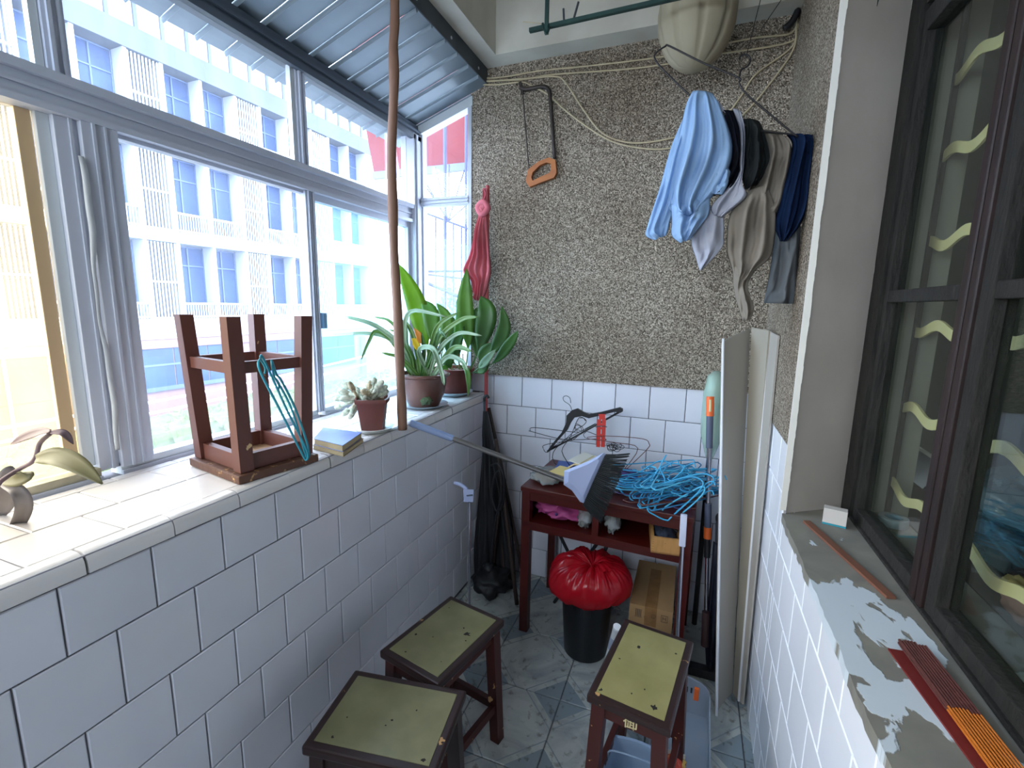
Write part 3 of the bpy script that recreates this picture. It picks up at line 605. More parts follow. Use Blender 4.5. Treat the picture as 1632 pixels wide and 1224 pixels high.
# ------------------------------------------------------------------ stools
M_STL = mat('stool_paint', '401a17', .45, h2='c39a68', scale=22, thr=(.68, .69), spec=.4); M_STLD = mat('stool_paint_dark', '281615', .38, h2='b58d5c', scale=24, thr=(.665, .675), spec=.5)
M_STLB = mat('stool_paint_brown', '5e352c', .5, h2='c8a878', scale=20, thr=(.70, .71)); M_RAW = mat('raw_wood', 'b08a62', .7, h2='8f6a48', scale=12, stretch=(1, 6, 1))
M_LAM = mat('laminate', '989060', .3, h2='7a7346', scale=11, fac=.6, spec=.5, bump=.05, bscale=30); M_LAMD = mat('laminate_worn', '84815e', .3, h2='605e3c', scale=9, fac=.5, spec=.5)
M_CHIPW = mat('chip_dark', '1d1612', .8)
def stool(w, d, H, label, mt, lam, rot, loc, seed=0, open_seat=False, group='wooden stools'):
    t = thing('stool', label, 'stool', loc, group); t.rotation_euler = rot
    rd = random.Random(seed)
    def b(mb, name, m, p=t, **k): return mb.build(name, m, p, local=True, **k)
    if open_seat: sb = b(MB().box((-w/2, -d/2, H-.022), (w/2, d/2, H), ch=.004), 'seat', mat('worn_seat_edge', '5a3a2c', .6, h2='c29a66', scale=55, thr=(.60, .68), bump=.3)); b(MB().box((-w/2+.03, -d/2+.03, H-.0235), (w/2-.03, d/2-.03, H-.0215)), 'seat_underside', M_RAW, sb)
    else:
        sb = b(MB().box((-w/2, -d/2, H-.024), (w/2, d/2, H-.001), ch=.005), 'seat', M_STLD)
        p = b(MB().box((-w/2+.019, -d/2+.019, H-.003), (w/2-.019, d/2-.019, H+.0006), ch=.0005), 'seat_panel', lam, sb)
        for k in range(rd.randint(4, 7)):
            x, y = rd.uniform(-.38, .38)*w, rd.uniform(-.4, .4)*d; s = rd.choice((.0015, .002, .003, .007)); mb = MB()
            pl = [(x+s*rd.uniform(.5, 1.3)*math.cos(a), y+s*rd.uniform(.5, 1.3)*math.sin(a), H+.0005) for a in [i*PI/3 for i in range(6)]]
            b(mb.prism(pl, (0, 0, .0005)), 'chipped_spot', M_CHIPW, p) if s > .005 else b(mb.prism(pl, (0, 0, .0004)), 'chipped_spot', M_CHIPW, p)
    lx, ly, s = w/2-.028, d/2-.028, .034
    for sx in (-1, 1):
        for sy in (-1, 1):
            a = [(sx*lx+i*s/2, sy*ly+j*s/2, H-.024) for i, j in ((-1, -1), (1, -1), (1, 1), (-1, 1))]
            q = [(sx*(lx+.016)+i*s*.47, sy*(ly+.012)+j*s*.47, 0) for i, j in ((-1, -1), (1, -1), (1, 1), (-1, 1))]
            b(MB().hexa(q, a), 'leg', mt)
    z = H-.045
    for sy in (-1, 1): b(MB().box((-lx, sy*ly-.009, H-.065), (lx, sy*ly+.009, H-.024)), 'apron', mt)
    for sx in (-1, 1): b(MB().box((sx*lx-.009, -ly, H-.065), (sx*lx+.009, ly, H-.024)), 'apron', mt)
    zr_ = H*.30; k = (1-zr_/H)
    for sy in (-1, 1): b(MB().box((-lx-.01, sy*(ly+.012*k)-.008, zr_-.014), (lx+.01, sy*(ly+.012*k)+.008, zr_+.014)), 'stretcher', mt)
    for sx in (-1, 1): b(MB().box((sx*(lx+.016*k)-.008, -ly-.008, zr_-.014), (sx*(lx+.016*k)+.008, ly+.008, zr_+.014)), 'stretcher', mt)
    return t
def stool_at(px, H, label, mt, lam, seed):
    P = [at(*p, Z=H) for p in px]; c = sum(P, Vector())/4
    ex = ((P[1]-P[0])+(P[2]-P[3]))/2; ey = ((P[3]-P[0])+(P[2]-P[1]))/2
    return stool(ex.length, ey.length, H, label, mt, lam, (0, 0, math.atan2(ex.y, ex.x)), (c.x, c.y, 0), seed)
# corners: near left, near right, far right, far left
sR = stool_at([(930, 1100), (1052, 1160), (1120, 1025), (1000, 988)], .44, 'red brown stool with yellow green top and painted mark, standing before the cardboard box', M_STL, M_LAM, 4)
sM = stool_at([(605, 1037), (697, 1090), (806, 988), (718, 948)], .43, 'yellow green topped stool standing farthest back against the tiled parapet, black chip in its top', M_STL, M_LAMD, 8)
sL = stool_at([(480, 1190), (690, 1237), (745, 1100), (566, 1066)], .43, 'nearest of the low stools, olive top with dark purple brown rim', M_STLD, M_LAMD, 2)
rdc = random.Random(2)
for st_, pos in ((sM, ((.055, .035, .010), (-.07, -.05, .004), (.03, .05, .003))), (sR, ((.055, -.125, .008), (-.075, -.14, .006))), (sL, ((-.10, -.08, .004), (.12, -.085, .005)))):
    for (x, y, r) in pos:
        hh = (st_ is sR) and .44 or .43; pl = [(x+r*rdc.uniform(.3, 1.3)*math.cos(a), y+r*rdc.uniform(.3, 1.3)*math.sin(a), hh+.0005) for a in [i*PI/6 for i in range(12)]]
        MB().prism(pl, (0, 0, .0006)).build('chipped_spot', M_CHIPW, st_.children[0], local=True)
# painted character on the near apron of the right stool
fc = bpy.data.curves.new('painted_mark', 'FONT'); fc.body = '\u5fa1'; fc.size = .036; fc.extrude = .0003; fc.offset = .0004
fo = bpy.data.objects.new('tmp', fc); C.objects.link(fo); bpy.context.view_layer.update()
me = bpy.data.meshes.new_from_object(fo.evaluated_get(bpy.context.evaluated_depsgraph_get())); bpy.data.objects.remove(fo)
me.materials.append(mat('cream_paint', 'c9bd8e', .6)); mk = bpy.data.objects.new('painted_mark', me); C.objects.link(mk); mk.parent = sR
P0 = [at(*p, Z=.44) for p in ((930, 1100), (1052, 1160), (1120, 1025), (1000, 988))]; dR = (((P0[3]-P0[0])+(P0[2]-P0[1]))/2).length
mk.location = (-.012, -dR/2+.028-.0095, .44-.060); mk.rotation_euler = (PI/2, 0, 0)

P = [at(*p, Z=SILL+.006) for p in ((290, 741), (388, 772), (519, 738), (408, 703))]; c = sum(P, Vector())/4; ex = ((P[1]-P[0])+(P[2]-P[3]))/2
HS = .405
sU = stool(.250, .220, HS, 'brown stool turned upside down on the window sill with its legs in the air', M_STLB, M_LAM, (PI, 0, math.atan2(ex.y, ex.x)-.02), (c.x+.006, c.y+.004, SILL+.0015+HS), 5, True)
M_TEAL = mat('teal_plastic', '2f8fa3', .35, spec=.5)
for i, (loop, lb) in enumerate((([(415, 572), (414, 590), (447, 655), (481, 722), (488, 733), (489, 718), (458, 655), (421, 574)], 'teal plastic hanger hooked over the upturned stool rail, nearer the front leg'),
                  ([(433, 575), (437, 600), (444, 611), (466, 655), (488, 727), (491, 712), (470, 650), (448, 606), (440, 596)], 'teal plastic hanger hooked over the upturned stool rail, on the window side'))):
    pts = [at(*p, X=-.872+.008*math.sin(k*1.4+i)-i*.006) for k, p in enumerate(loop)]
    t = thing('clothes_hanger', lb, 'hanger', tuple(pts[3]), 'teal hangers on the upturned stool')
    MB().tube(pts, .0028, 6, closed=True, smooth=5).build('frame', M_TEAL, t, smooth=True)
    q = pts[0] if i == 0 else pts[1]; MB().tube([q, q+Vector((.003, .008, -.02)), q+Vector((-.004, .012, -.034))], .0022, 6, smooth=4).build('hook', M_TEAL, t, smooth=True)

# ------------------------------------------------------------------ sill: books, cactus, plants, pole
def slab_at(name, quad, z0, z1, m): return MB().hexa([Vector((p.x, p.y, z0)) for p in quad], [Vector((p.x, p.y, z1)) for p in quad])
M_PAGE = mat('page_edges', 'cbb993', .8, h2='b8a47c', scale=60, stretch=(1, 1, 30)); M_BLUEC = mat('blue_cover', '5361a0', .4, h2='8796c8', scale=5); M_TANC = mat('tan_cover', 'a8977a', .7)
Q = [at(*p, Z=SILL+.032) for p in ((500, 700), (546, 711), (577, 690), (515, 682))]
for lb, z0, z1, cm, sc in (('worn tan paperback lying under the blue one on the sill', SILL+.001, SILL+.014, M_TANC, 1.06), ('blue covered paperback lying on top beside the upturned stool', SILL+.0142, SILL+.034, M_BLUEC, 1.0)):
    cc = sum(Q, Vector())/4; q = [cc+(p-cc)*sc for p in Q]; qi = [cc+(p-cc)*(sc-.03) for p in Q]
    t = thing('paperback_book', lb, 'book', (cc.x, cc.y, z0), 'books on the sill')
    slab_at('', qi, z0+.0015, z1-.0015, 0).build('pages', M_PAGE, t); slab_at('', q, z1-.0015, z1, 0).build('cover', cm, t); slab_at('', q, z0, z0+.0015, 0).build('back_cover', cm, t)
M_TERR = mat('brown_pot', '6d3b34', .5, h2='5c2f2a', scale=6); M_SOIL = mat('potting_soil', '3a2a1e', 1, h2='6a4f35', scale=40, bump=.8, bscale=90); M_DISH = mat('white_dish', 'd4d6cf', .3); M_GLZ = mat('glazed_pot', '4a2a24', .3, h2='6f4a3e', scale=5, fac=.5, spec=.6, bump=.15)
M_DISHB = mat('grey_blue_dish', 'a3b2bb', .35)
def pot(name, label, c, prof, inner, m, dish, sq=0, n=32, group=None):
    t = thing(name, label, 'potted plant', tuple(c), group)
    o = MB().lathe(prof+[(prof[-1][0]-.006, prof[-1][1]), (inner[0], inner[1]-.004)], c, n, sq=sq, M=Matrix.Rotation(.5, 4, 'Z')).build('pot', m, t, smooth=35)
    MB().lathe([(inner[0]*1.0, inner[1]-.01), (inner[0]*.98, inner[1]), (.001, inner[1]+.004)], c, n, sq=sq, M=Matrix.Rotation(.5, 4, 'Z')).build('soil', M_SOIL, t, smooth=True)
    return t
def dish(label, c, r, m, h=.016): return one(MB().lathe([(r*.6, 0), (r*.75, .001), (r, h), (r-.004, h), (r*.72, .005), (.001, .005)], c, 36), 'plant_saucer', m, label, 'saucer', tuple(c), 'plant saucers', smooth=40)
# cactus
cc = at(598, 690, Z=SILL); cc = Vector((cc.x-.022, cc.y+.02, SILL+.002))
dish('round white saucer under the small cactus pot', cc, .072, M_DISH); c2 = cc+Vector((0, 0, .0055))
ct = pot('potted_cactus', 'woolly cactus spilling over a small square brown pot', c2, [(.036, 0), (.038, .001), (.050, .098), (.056, .099), (.057, .112), (.0565, .113)], (.048, .100), M_TERR, None, sq=.75, n=32)
M_CAC = mat('cactus_wool', '83927c', .9, h2='c9ccba', scale=60, fac=.3); M_CAC2 = mat('cactus_dry', '8d7a5c', .9, h2='c3b698', scale=60, fac=.3); M_SPN = mat('cactus_spine', 'd8d6c8', .8)
top = c2+Vector((0, 0, .108)); rd = random.Random(5)
tips = [(545, 610), (556, 608), (538, 622), (531, 636), (534, 650), (545, 662), (556, 668), (562, 650), (549, 642), (553, 628), (566, 616), (575, 622), (584, 612), (590, 606), (597, 603), (603, 612), (610, 607), (616, 615), (594, 620), (606, 624), (580, 632), (568, 634), (619, 622), (541, 636), (560, 660), (572, 642), (588, 628), (600, 630)]
for i, p in enumerate(tips):
    d = cc.y-.02+rd.uniform(-.045, .05); tip = at(*p, Y=d); base = top+Vector((rd.uniform(-.03, .03), rd.uniform(-.03, .03), -.01))
    if p[0] < 565: base = top+Vector((-.045, rd.uniform(-.03, .02), .0))
    L = (tip-base); st = tip-L.normalized()*min(L.length, .045); mb = MB(); r = rd.uniform(.008, .012)
    axis = (tip-st).normalized(); prof = [(0, .3), (.12, .75), (.4, 1), (.7, .95), (.9, .65), (1.0, .2)]
    rot = Vector((0, 0, 1)).rotation_difference(axis).to_matrix().to_4x4(); ll = (tip-st).length
    mb.lathe([(r*b, a*ll) for a, b in prof], st, 12, M=rot, wob=lambda a, i: 1+.14*math.cos(6*a))
    if L.length > .045: mb.tube([base, st+axis*.004], r*.6, 6)
    sp = MB()
    for k in range(150):
        a, h = rd.uniform(0, 2*PI), rd.uniform(.1, 1); q = st+(rot @ Vector((math.cos(a)*r*.95*math.sin(PI*min(.9, h*.8+.15)), math.sin(a)*r*.95*math.sin(PI*min(.9, h*.8+.15)), h*ll)))
        dd = (rot @ Vector((math.cos(a), math.sin(a), rd.uniform(-.3, .8)))).normalized()*.006; s = dd.orthogonal().normalized()*.0006
        sp.add([q-s, q+s, q+dd], [(0, 1, 2)])
    so = mb.build('stem', M_CAC2 if (555 < p[0] < 592 and i % 2) else M_CAC, ct, smooth=True); sp.build('spines', M_SPN, so, kind='stuff')

M_LF = leaf_mat('strap_leaf', '456b35', '7a9e50', .35, .3); M_LFG = leaf_mat('strap_leaf_grey', '647f62', '93a986', .4, .2); M_LB = leaf_mat('bright_leaf', '628a24', '8db034', .35, .5); M_LD = leaf_mat('dark_leaf', '2a4c24', '4f7c38', .35, .25); M_LM = leaf_mat('mid_leaf', '4d7a34', '7ba848', .35, .4)
cA = at(665, 662, Z=SILL); cA = Vector((cA.x-.115, cA.y+.075, SILL+.002)); 
cA = Vector((-1.075, at(664, 655, Z=SILL).y+.09, SILL+.002))
dish('wide pale blue grey dish under the glazed bowl pot', cA, .105, M_DISHB, .014); cA = cA+Vector((0, 0, .0055))
pa = pot('potted_orchid', 'strap leaved plant in a wide brown glazed bowl behind the wooden pole', cA, [(.062, 0), (.066, .002), (.088, .05), (.098, .1), (.100, .125), (.112, .131), (.113, .139), (.108, .142)], (.099, .128), M_GLZ, None, n=40)
mo = blob(MB(), cA+Vector((.045, -.065, .035)), (.030, .014, .018), 3, .35); mo.build('moss', mat('moss', '33402c', 1, h2='4c5c3c', scale=50, bump=.8), pa, smooth=True)
def L3(px, y0, y1): n = len(px); return [at(*p, Y=y0+(y1-y0)*i/(n-1)) for i, p in enumerate(px)]
yA = cA.y
strap = [([(664, 600), (642, 556), (600, 520), (545, 503)], .022, -.12, M_LFG), ([(660, 600), (630, 548), (592, 532), (530, 533)], .016, -.10, M_LFG), ([(655, 598), (625, 545), (600, 528), (588, 545), (576, 573)], .016, -.14, M_LF),
 ([(668, 600), (655, 562), (625, 515), (597, 505)], .016, -.02, M_LF), ([(671, 600), (660, 540), (644, 508)], .020, -.03, M_LF), ([(678, 600), (688, 550), (700, 518), (730, 498)], .022, -.05, M_LF),
 ([(684, 600), (698, 560), (730, 532), (768, 535)], .018, -.10, M_LFG), ([(680, 600), (700, 540), (735, 510), (762, 505)], .02, -.06, M_LF), ([(686, 600), (668, 560), (690, 556), (703, 590), (708, 614)], .022, -.15, M_LFG),
 ([(668, 600), (640, 572), (608, 562)], .016, -.1, M_LF), ([(660, 600), (645, 540), (655, 497), (712, 505)], .02, -.12, M_LFG), ([(690, 600), (722, 556), (752, 560)], .024, -.1, M_LF), ([(672, 600), (676, 560), (672, 530)], .018, -.05, M_LD),
 ([(676, 600), (650, 560), (648, 520)], .02, .02, M_LD), ([(682, 600), (706, 545), (716, 520)], .02, 0, M_LF), ([(665, 600), (652, 575), (640, 535), (620, 525)], .014, -.06, M_LF), ([(690, 600), (712, 570), (735, 575), (745, 590)], .02, -.12, M_LFG), ([(660, 600), (655, 570), (642, 545)], .016, -.08, M_LF), ([(674, 600), (690, 560), (700, 530), (712, 540)], .018, -.1, M_LD)]
for px, w, dy, m in strap: leaf(MB(), L3(px, yA-.02, yA+dy), w, fold=.5, prof=lambda t: .35+.65*math.sin(PI*min(1, .15+t*.85))**.7 if t < .97 else .12).build('leaf', m, pa, smooth=True)
for px, w, m in (([(688, 600), (678, 545), (662, 480), (634, 419)], .088, M_LB), ([(692, 600), (690, 540), (686, 500), (672, 478)], .075, M_LM), ([(700, 600), (706, 550), (712, 510), (696, 483)], .055, M_LM)):
    o = leaf(MB(), L3(px, yA+.03, yA+.08), w, fold=.18, prof=broad).build('broad_leaf', m, pa, smooth=True)
fl_ = MB(); leaf(fl_, L3([(668, 560), (662, 545), (656, 540)], yA-.03, yA-.05), .03); fl_.build('yellow_leaf', leaf_mat('yellow_leaf', 'd8b82c', 'e8d040', .5, .4), pa, smooth=True)
fl_ = MB(); leaf(fl_, L3([(672, 548), (668, 535), (660, 523)], yA-.03, yA-.04), .03); fl_.build('orange_leaf', leaf_mat('orange_leaf', 'c97c2c', 'd8963c', .5, .4), pa, smooth=True)
cB = Vector((-1.09, at(735, 640, Z=SILL).y+.135, SILL+.002)); cB.y = min(cB.y, YB-.125)
dish('grey blue dish under the plain pot in the window corner', cB, .100, M_DISHB, .02); cB = cB+Vector((0, 0, .0055))
pb = pot('potted_aspidistra', 'broad dark leaved plant in a plain red brown pot in the window corner', cB, [(.078, 0), (.080, .002), (.096, .090), (.098, .112), (.105, .113), (.106, .128), (.101, .130)], (.094, .115), mat('red_brown_pot', '6f3128', .5, h2='5f2822', scale=4), None, n=40)
yB = cB.y
for px, w, m, dy in (([(742, 600), (746, 545), (741, 485), (744, 428)], .080, M_LM, -.02), ([(748, 600), (765, 550), (776, 500), (766, 472)], .095, M_LD, .0), ([(756, 602), (785, 560), (803, 525), (800, 488)], .066, M_LD, -.04), ([(760, 602), (790, 575), (812, 548), (826, 527)], .05, M_LD, -.06),
     ([(752, 604), (770, 580), (790, 557)], .04, M_LFG, -.12), ([(735, 604), (728, 550), (735, 500), (728, 478)], .05, M_LM, .02), ([(738, 602), (735, 580), (744, 590), (747, 610), (746, 632)], .026, M_LF, -.12), ([(725, 604), (712, 585), (705, 600), (702, 607)], .06, M_LM, -.11),
     ([(745, 602), (760, 560), (752, 520), (760, 490)], .07, M_LD, .03), ([(735, 602), (715, 560), (720, 520), (712, 500)], .06, M_LD, .02), ([(758, 602), (770, 565), (790, 545)], .06, M_LD, .0), ([(740, 602), (725, 560), (740, 520)], .06, M_LD, -.03), ([(730, 604), (715, 580), (722, 555)], .05, M_LD, -.05), ([(750, 604), (768, 590), (780, 570)], .04, M_LD, -.08)):
    P_ = L3(px, yB-.02, yB+dy); P_[0].z = cB.z+.112
    for q in P_: q.x = max(q.x, -1.28)
    leaf(MB(), P_, w, fold=.2, prof=broad).build('leaf', m, pb, smooth=True)
cl = MB()
for k in range(9): a = rd.uniform(0, 6); q = cB+Vector((.05*math.cos(a), .05*math.sin(a), .11)); cl.tube([q, q+Vector((rd.uniform(-.03, .03), rd.uniform(-.03, .03), .09))], .0025, 5)
cl.build('dry_stalks', mat('dry_stalk', '8a6a45', .9), pb, kind='stuff')
# wooden pole standing on the sill edge up to the concrete beam
M_POLE = mat('pole_wood', '70503f', .6, h2='856351', scale=9, stretch=(1, 1, .25), bump=.15, bscale=20)
pp = [at(*p, Y=1.369) for p in ((643, 683), (640, 640), (638, 600), (634, 504), (631, 452), (628, 400), (626, 330), (624, 250), (626, 190), (628, 130), (627, 75), (629, 40), (629, 0))]
pp = [pp[0]]+pp[1:]+[Vector((pp[-1].x, 1.369, 2.468))]; pp[0] = Vector((pp[0].x-.004, pp[0].y, SILL+.0015))
one(MB().tube(pp, lambda t: .0165-.002*t+.0015*math.sin(t*37)*math.sin(t*11), 12, smooth=5), 'wooden_pole', M_POLE, 'knotty reddish wooden pole standing upright on the sill edge up to the beam', 'pole', tuple(pp[0]), smooth=True)
# leafy plant at the left edge
M_PL = leaf_mat('purple_leaf', '6e5a5e', '8a7478', .5, .25); M_PG = leaf_mat('olive_leaf', '6f6a4c', '8b8460', .4, .3); M_PGR = leaf_mat('grey_leaf', '77706f', '938a88', .35, .15)
lc = Vector((-1.14, .27, SILL+.002)); yl = .47
lp = pot('potted_plant', 'fleshy purple and olive leaves reaching in at the left edge by the amber pane', lc, [(.045, 0), (.047, .002), (.062, .085), (.066, .086), (.066, .1)], (.058, .09), M_TERR, None)
b0 = lc+Vector((0, 0, .09))
MB().tube([b0, at(-30, 800, Y=.40), at(0, 768, Y=.43), at(30, 748, Y=.46), at(54, 733, Y=.47), at(64, 706, Y=.48), at(82, 689, Y=.48)], .0042, 7, smooth=5).build('stem', M_PL, lp, smooth=True)
for px, w, m in (([(80, 687), (62, 689), (38, 697), (17, 708)], .017, M_PL), ([(80, 689), (98, 689), (108, 696), (117, 708)], .012, M_PL), ([(57, 731), (90, 728), (125, 742), (163, 771)], .034, M_PG), ([(0, 768), (15, 752), (25, 748)], .022, M_PGR), ([(5, 768), (25, 765), (42, 757), (43, 752)], .026, M_PG), ([(2, 770), (28, 782), (38, 810), (22, 845), (-4, 868)], .026, M_PGR), ([(2, 770), (8, 800), (-6, 830)], .03, M_PGR)):
    leaf(MB(), L3(px, yl-.02, yl), w, face=(1, -.35, .35), fold=.3, prof=lambda t: max(.08, math.sin(PI*min(1, .08+t*.92))**.7)).build('leaf', m, lp, smooth=True)

# ------------------------------------------------------------------ against the back wall: saw, wires, red rag, clothes
M_SAWF = mat('saw_frame', '4a423f', .5, .5, h2='3a3330', scale=20); M_SAWH = mat('saw_handle', 'b06a32', .5, h2='94552a', scale=10, stretch=(1, 1, 4)); M_BLADE = mat('saw_blade', '5c5450', .5, .6)
sy = 2.132; A = lambda *p: at(*p, Y=sy)
t = thing('hacksaw', 'old hacksaw with orange wooden handle hanging on the pebble wall', 'saw', tuple(A(860, 300)))
MB().tube([A(829, 138), A(838, 142), A(864, 138), A(874, 143), A(877, 160), A(884, 252)], .0085, 8, smooth=6).build('frame', M_SAWF, t, smooth=True)
MB().beam(A(832, 136), A(843, 272), .010, .003, side=(1, 0, 0)).build('blade', M_BLADE, t); MB().beam(A(829, 131), A(833, 150), .012, .012, side=(1, 0, 0)).build('blade_holder', M_SAWF, t)
ho = [A(*p) for p in ((843, 271), (860, 258), (876, 252), (886, 256), (888, 276), (884, 284), (862, 292), (845, 299), (839, 290))]; hi = [A(*p) for p in ((850, 276), (862, 264), (872, 260), (879, 262), (879, 273), (876, 277), (862, 283), (850, 289), (848, 284))]
mb = MB(); n = len(ho); 
for dy in (-.012, .008): mb.v += [p+Vector((0, dy, 0)) for p in ho]+[p+Vector((0, dy, 0)) for p in hi]
for i in range(n):
    j = (i+1) % n; mb.f += [(i, j, n+j, n+i), (2*n+i, 3*n+i, 3*n+j, 2*n+j), (i, 2*n+i, 2*n+j, j), (n+i, n+j, 3*n+j, 3*n+i)]
mb.build('handle', M_SAWH, t)
M_WIRE = mat('cream_cable', 'c2b596', .6, h2='ab9d80', scale=20); M_BLK = mat('black_wire', '17151a', .4, .2); M_BLKP = mat('black_plastic', '1b1c20', .4)
for i, (px, lb) in enumerate((([(753, 126), (800, 123), (860, 113), (920, 107), (1000, 98), (1063, 89), (1147, 71), (1205, 60), (1262, 52), (1272, 20)], 'topmost cream cable running along the pebble wall'),
     ([(753, 129), (830, 127), (880, 119), (1000, 110), (1075, 100), (1140, 87), (1262, 66), (1273, 30)], 'second cream cable from the top, nearly straight along the wall'),
     ([(753, 132), (840, 125), (882, 122), (900, 130), (930, 175), (960, 212), (1000, 227), (1045, 225), (1100, 212), (1150, 190), (1180, 155), (1205, 118), (1262, 75), (1274, 40)], 'sagging cream cable curving past the hacksaw, upper of two'),
     ([(753, 134), (790, 135), (830, 131), (846, 136), (875, 152), (900, 175), (940, 205), (980, 227), (1030, 237), (1075, 235), (1140, 215), (1185, 182), (1222, 140), (1264, 80), (1276, 36)], 'lowest sagging cream cable passing behind the hanging clothes'))):
    pts = [at(*p, Y=YB-.018-.002*i) for p in px]
    for q in pts: q.x = min(q.x, XR-.012)
    pts.append(Vector((XR-.012, YB-.02-.004*i, 2.466)))
    one(MB().tube(pts, .0037, 6, smooth=6), 'cable', M_WIRE, lb, 'cable', tuple(pts[0]), 'cream cables on the back wall', smooth=True)
pts = [Vector((XR-.016, YB-.045, 2.46)), at(1270, 20, Y=YB-.05), at(1262, 35, Y=YB-.05), at(1250, 46, Y=YB-.05)]
for q in pts: q.x = min(q.x, XR-.014)
one(MB().tube(pts, .012, 8, smooth=6), 'black_hose', M_BLKP, 'thick black cable end in the upper corner behind the cream cables', 'cable', tuple(pts[0]), smooth=True)
# rag on a stick
M_RAG = mat('pink_cloth', 'd57f88', .9, h2='c0606c', scale=12, spec=.1); M_RSTK = mat('red_handle', 'b04a4c', .5)
yr = 2.09; foot = Vector((at(776, 297, Y=yr).x+.01, yr-.01, .002)); tp = at(777, 296, Y=yr)
one(MB().tube([tp, foot], .010, 8), 'mop_handle', M_RSTK, 'red stick standing in the corner that carries the knotted pink rag', 'stick', tuple(foot), smooth=40)
t = thing('rag', 'crumpled pink rag knotted near the top of the red stick', 'rag', tuple(at(765, 400, Y=yr)))
drape(MB(), [(763, 340), (757, 372), (749, 405), (738, 432), (750, 446), (757, 466), (760, 478)], [(776, 342), (779, 372), (781, 405), (783, 430), (780, 448), (775, 466), (768, 480)], yr-.014, .06, 5.3, 3, .34, 34, 44).build('cloth', M_RAG, t, smooth=True)
mb = MB(); mb.tube([at(762, 330, Y=yr-.03), at(771, 322, Y=yr-.035), at(777, 332, Y=yr-.03), at(768, 341, Y=yr-.035)], .015, 8, closed=True, smooth=5); blob(mb, at(769, 332, Y=yr-.03), (.02, .016, .024), 3, .5); mb.build('knot', M_RAG, t, smooth=True)
drape(MB(), [(769, 300), (770, 312), (765, 326)], [(777, 300), (778, 315), (775, 328)], yr-.012, .02, 2, 4).build('tied_end', M_RAG, t, smooth=True)

# wire hanger with clothes
yh = 1.60; Hh = lambda *p: at(*p, Y=yh)
t = thing('wire_hanger', 'black wire hanger holding the bundle of clothes below the cream ribbed bag', 'hanger', tuple(Hh(1176, 124)))
MB().tube([Hh(*p) for p in ((1177, 124), (1120, 100), (1068, 74), (1060, 74), (1045, 85), (1044, 94), (1056, 110), (1100, 152), (1130, 168), (1200, 205), (1262, 214), (1270, 218), (1262, 211), (1195, 155), (1178, 133))], .0026, 6, smooth=4, closed=True).build('frame', M_BLK, t, smooth=True)
MB().tube([Hh(*p) for p in ((1178, 124), (1181, 112), (1192, 105), (1196, 94), (1189, 87), (1180, 90), (1178, 95))], .0024, 6, smooth=5).build('hook', M_BLK, t, smooth=True)
q = Hh(1190, 87)
one(MB().tube([q, at(1212, 0, Y=yh), Vector((at(1212, 0, Y=yh).x+.10, yh+.0, 2.798))], .0012, 5), 'string', M_BLK, 'thin dark string from the ceiling that holds the wire hanger', 'string', tuple(q)); q = at(1213, 47, Y=1.72)
one(MB().tube([q, at(1245, 0, Y=1.72), Vector((at(1245, 0, Y=1.72).x+.06, 1.72, 2.798))], .0014, 5), 'string', M_BLK, 'loose dark string hanging beside the hanger hook, right one', 'string', tuple(q))
ZC = lambda L: [(1000+x/2.914, 120+y/2.914) for x, y in L]
def cloth_mat(name, h, h2): return mat(name, h, .95, h2=h2, scale=5, spec=.1, bump=.55, bscale=13)
MBL = cloth_mat('light_blue_cotton', '96b2d4', '86a5cb'); MWH = cloth_mat('white_cotton', 'a9abb8', '9b9daa'); MBK = cloth_mat('black_cotton', '0f1018', '171824'); MDG = cloth_mat('charcoal_cotton', '1f2224', '2a2d2d'); MBG = cloth_mat('beige_cotton', '857d73', '756d63'); MNV = cloth_mat('navy_cotton', '11203c', '152746'); MGR = cloth_mat('grey_cotton', '66696d', '5a5e62'); MOL = cloth_mat('olive_grey_cotton', '6c675a', '5e594d')
def garment(label, m, pieces, name='shirt', cat='shirt'):
    t = thing(name, label, cat, tuple(at(*ZC([pieces[0][1][0]])[0], Y=pieces[0][3])), 'clothes on the wire hanger')
    for i, (nm, l, r, Y, th, f) in enumerate(pieces): drape(MB(), ZC(l), ZC(r), Y, th, f, i+len(label), .34, 30, 34).build(nm, m, t, smooth=True)
garment('light blue shirt hanging crumpled at the front of the bundle', MBL, [
    ('body', [(300, 76), (268, 150), (235, 300), (195, 440), (175, 560), (205, 640), (235, 655)], [(400, 90), (440, 170), (492, 320), (470, 450), (400, 556), (345, 620), (340, 655)], 1.585, .085, 3.2),
    ('sleeve', [(262, 190), (200, 340), (150, 520), (95, 690), (85, 745), (125, 767)], [(300, 240), (270, 420), (240, 560), (205, 660), (190, 720), (180, 745)], 1.60, .05, 1.7),
    ('sleeve', [(200, 600), (205, 680), (205, 745), (245, 780)], [(385, 560), (378, 640), (345, 690), (290, 765)], 1.575, .05, 2.1),
    ('collar', [(430, 390), (400, 470), (385, 550)], [(480, 450), (465, 510), (440, 556)], 1.57, .03, 1)])
garment('white shirt showing below and behind the light blue one', MWH, [
    ('tail', [(330, 600), (296, 760), (318, 850), (335, 905)], [(450, 620), (448, 740), (440, 800), (345, 905)], 1.605, .03, 1.6),
    ('strap', [(488, 155), (520, 260), (520, 400), (510, 470), (395, 600), (400, 650)], [(530, 170), (545, 280), (540, 420), (530, 510), (553, 565), (440, 662)], 1.592, .04, 1.4),
    ('shoulder', [(395, 100), (430, 180), (470, 240)], [(430, 130), (460, 180), (480, 230)], 1.62, .03, 1)])
garment('black garment folded over the hanger between blue and white ones', MBK, [('body', [(440, 165), (455, 300), (470, 420), (378, 556), (380, 566)], [(505, 175), (545, 330), (545, 450), (500, 540), (470, 560)], 1.615, .07, 1.8)])
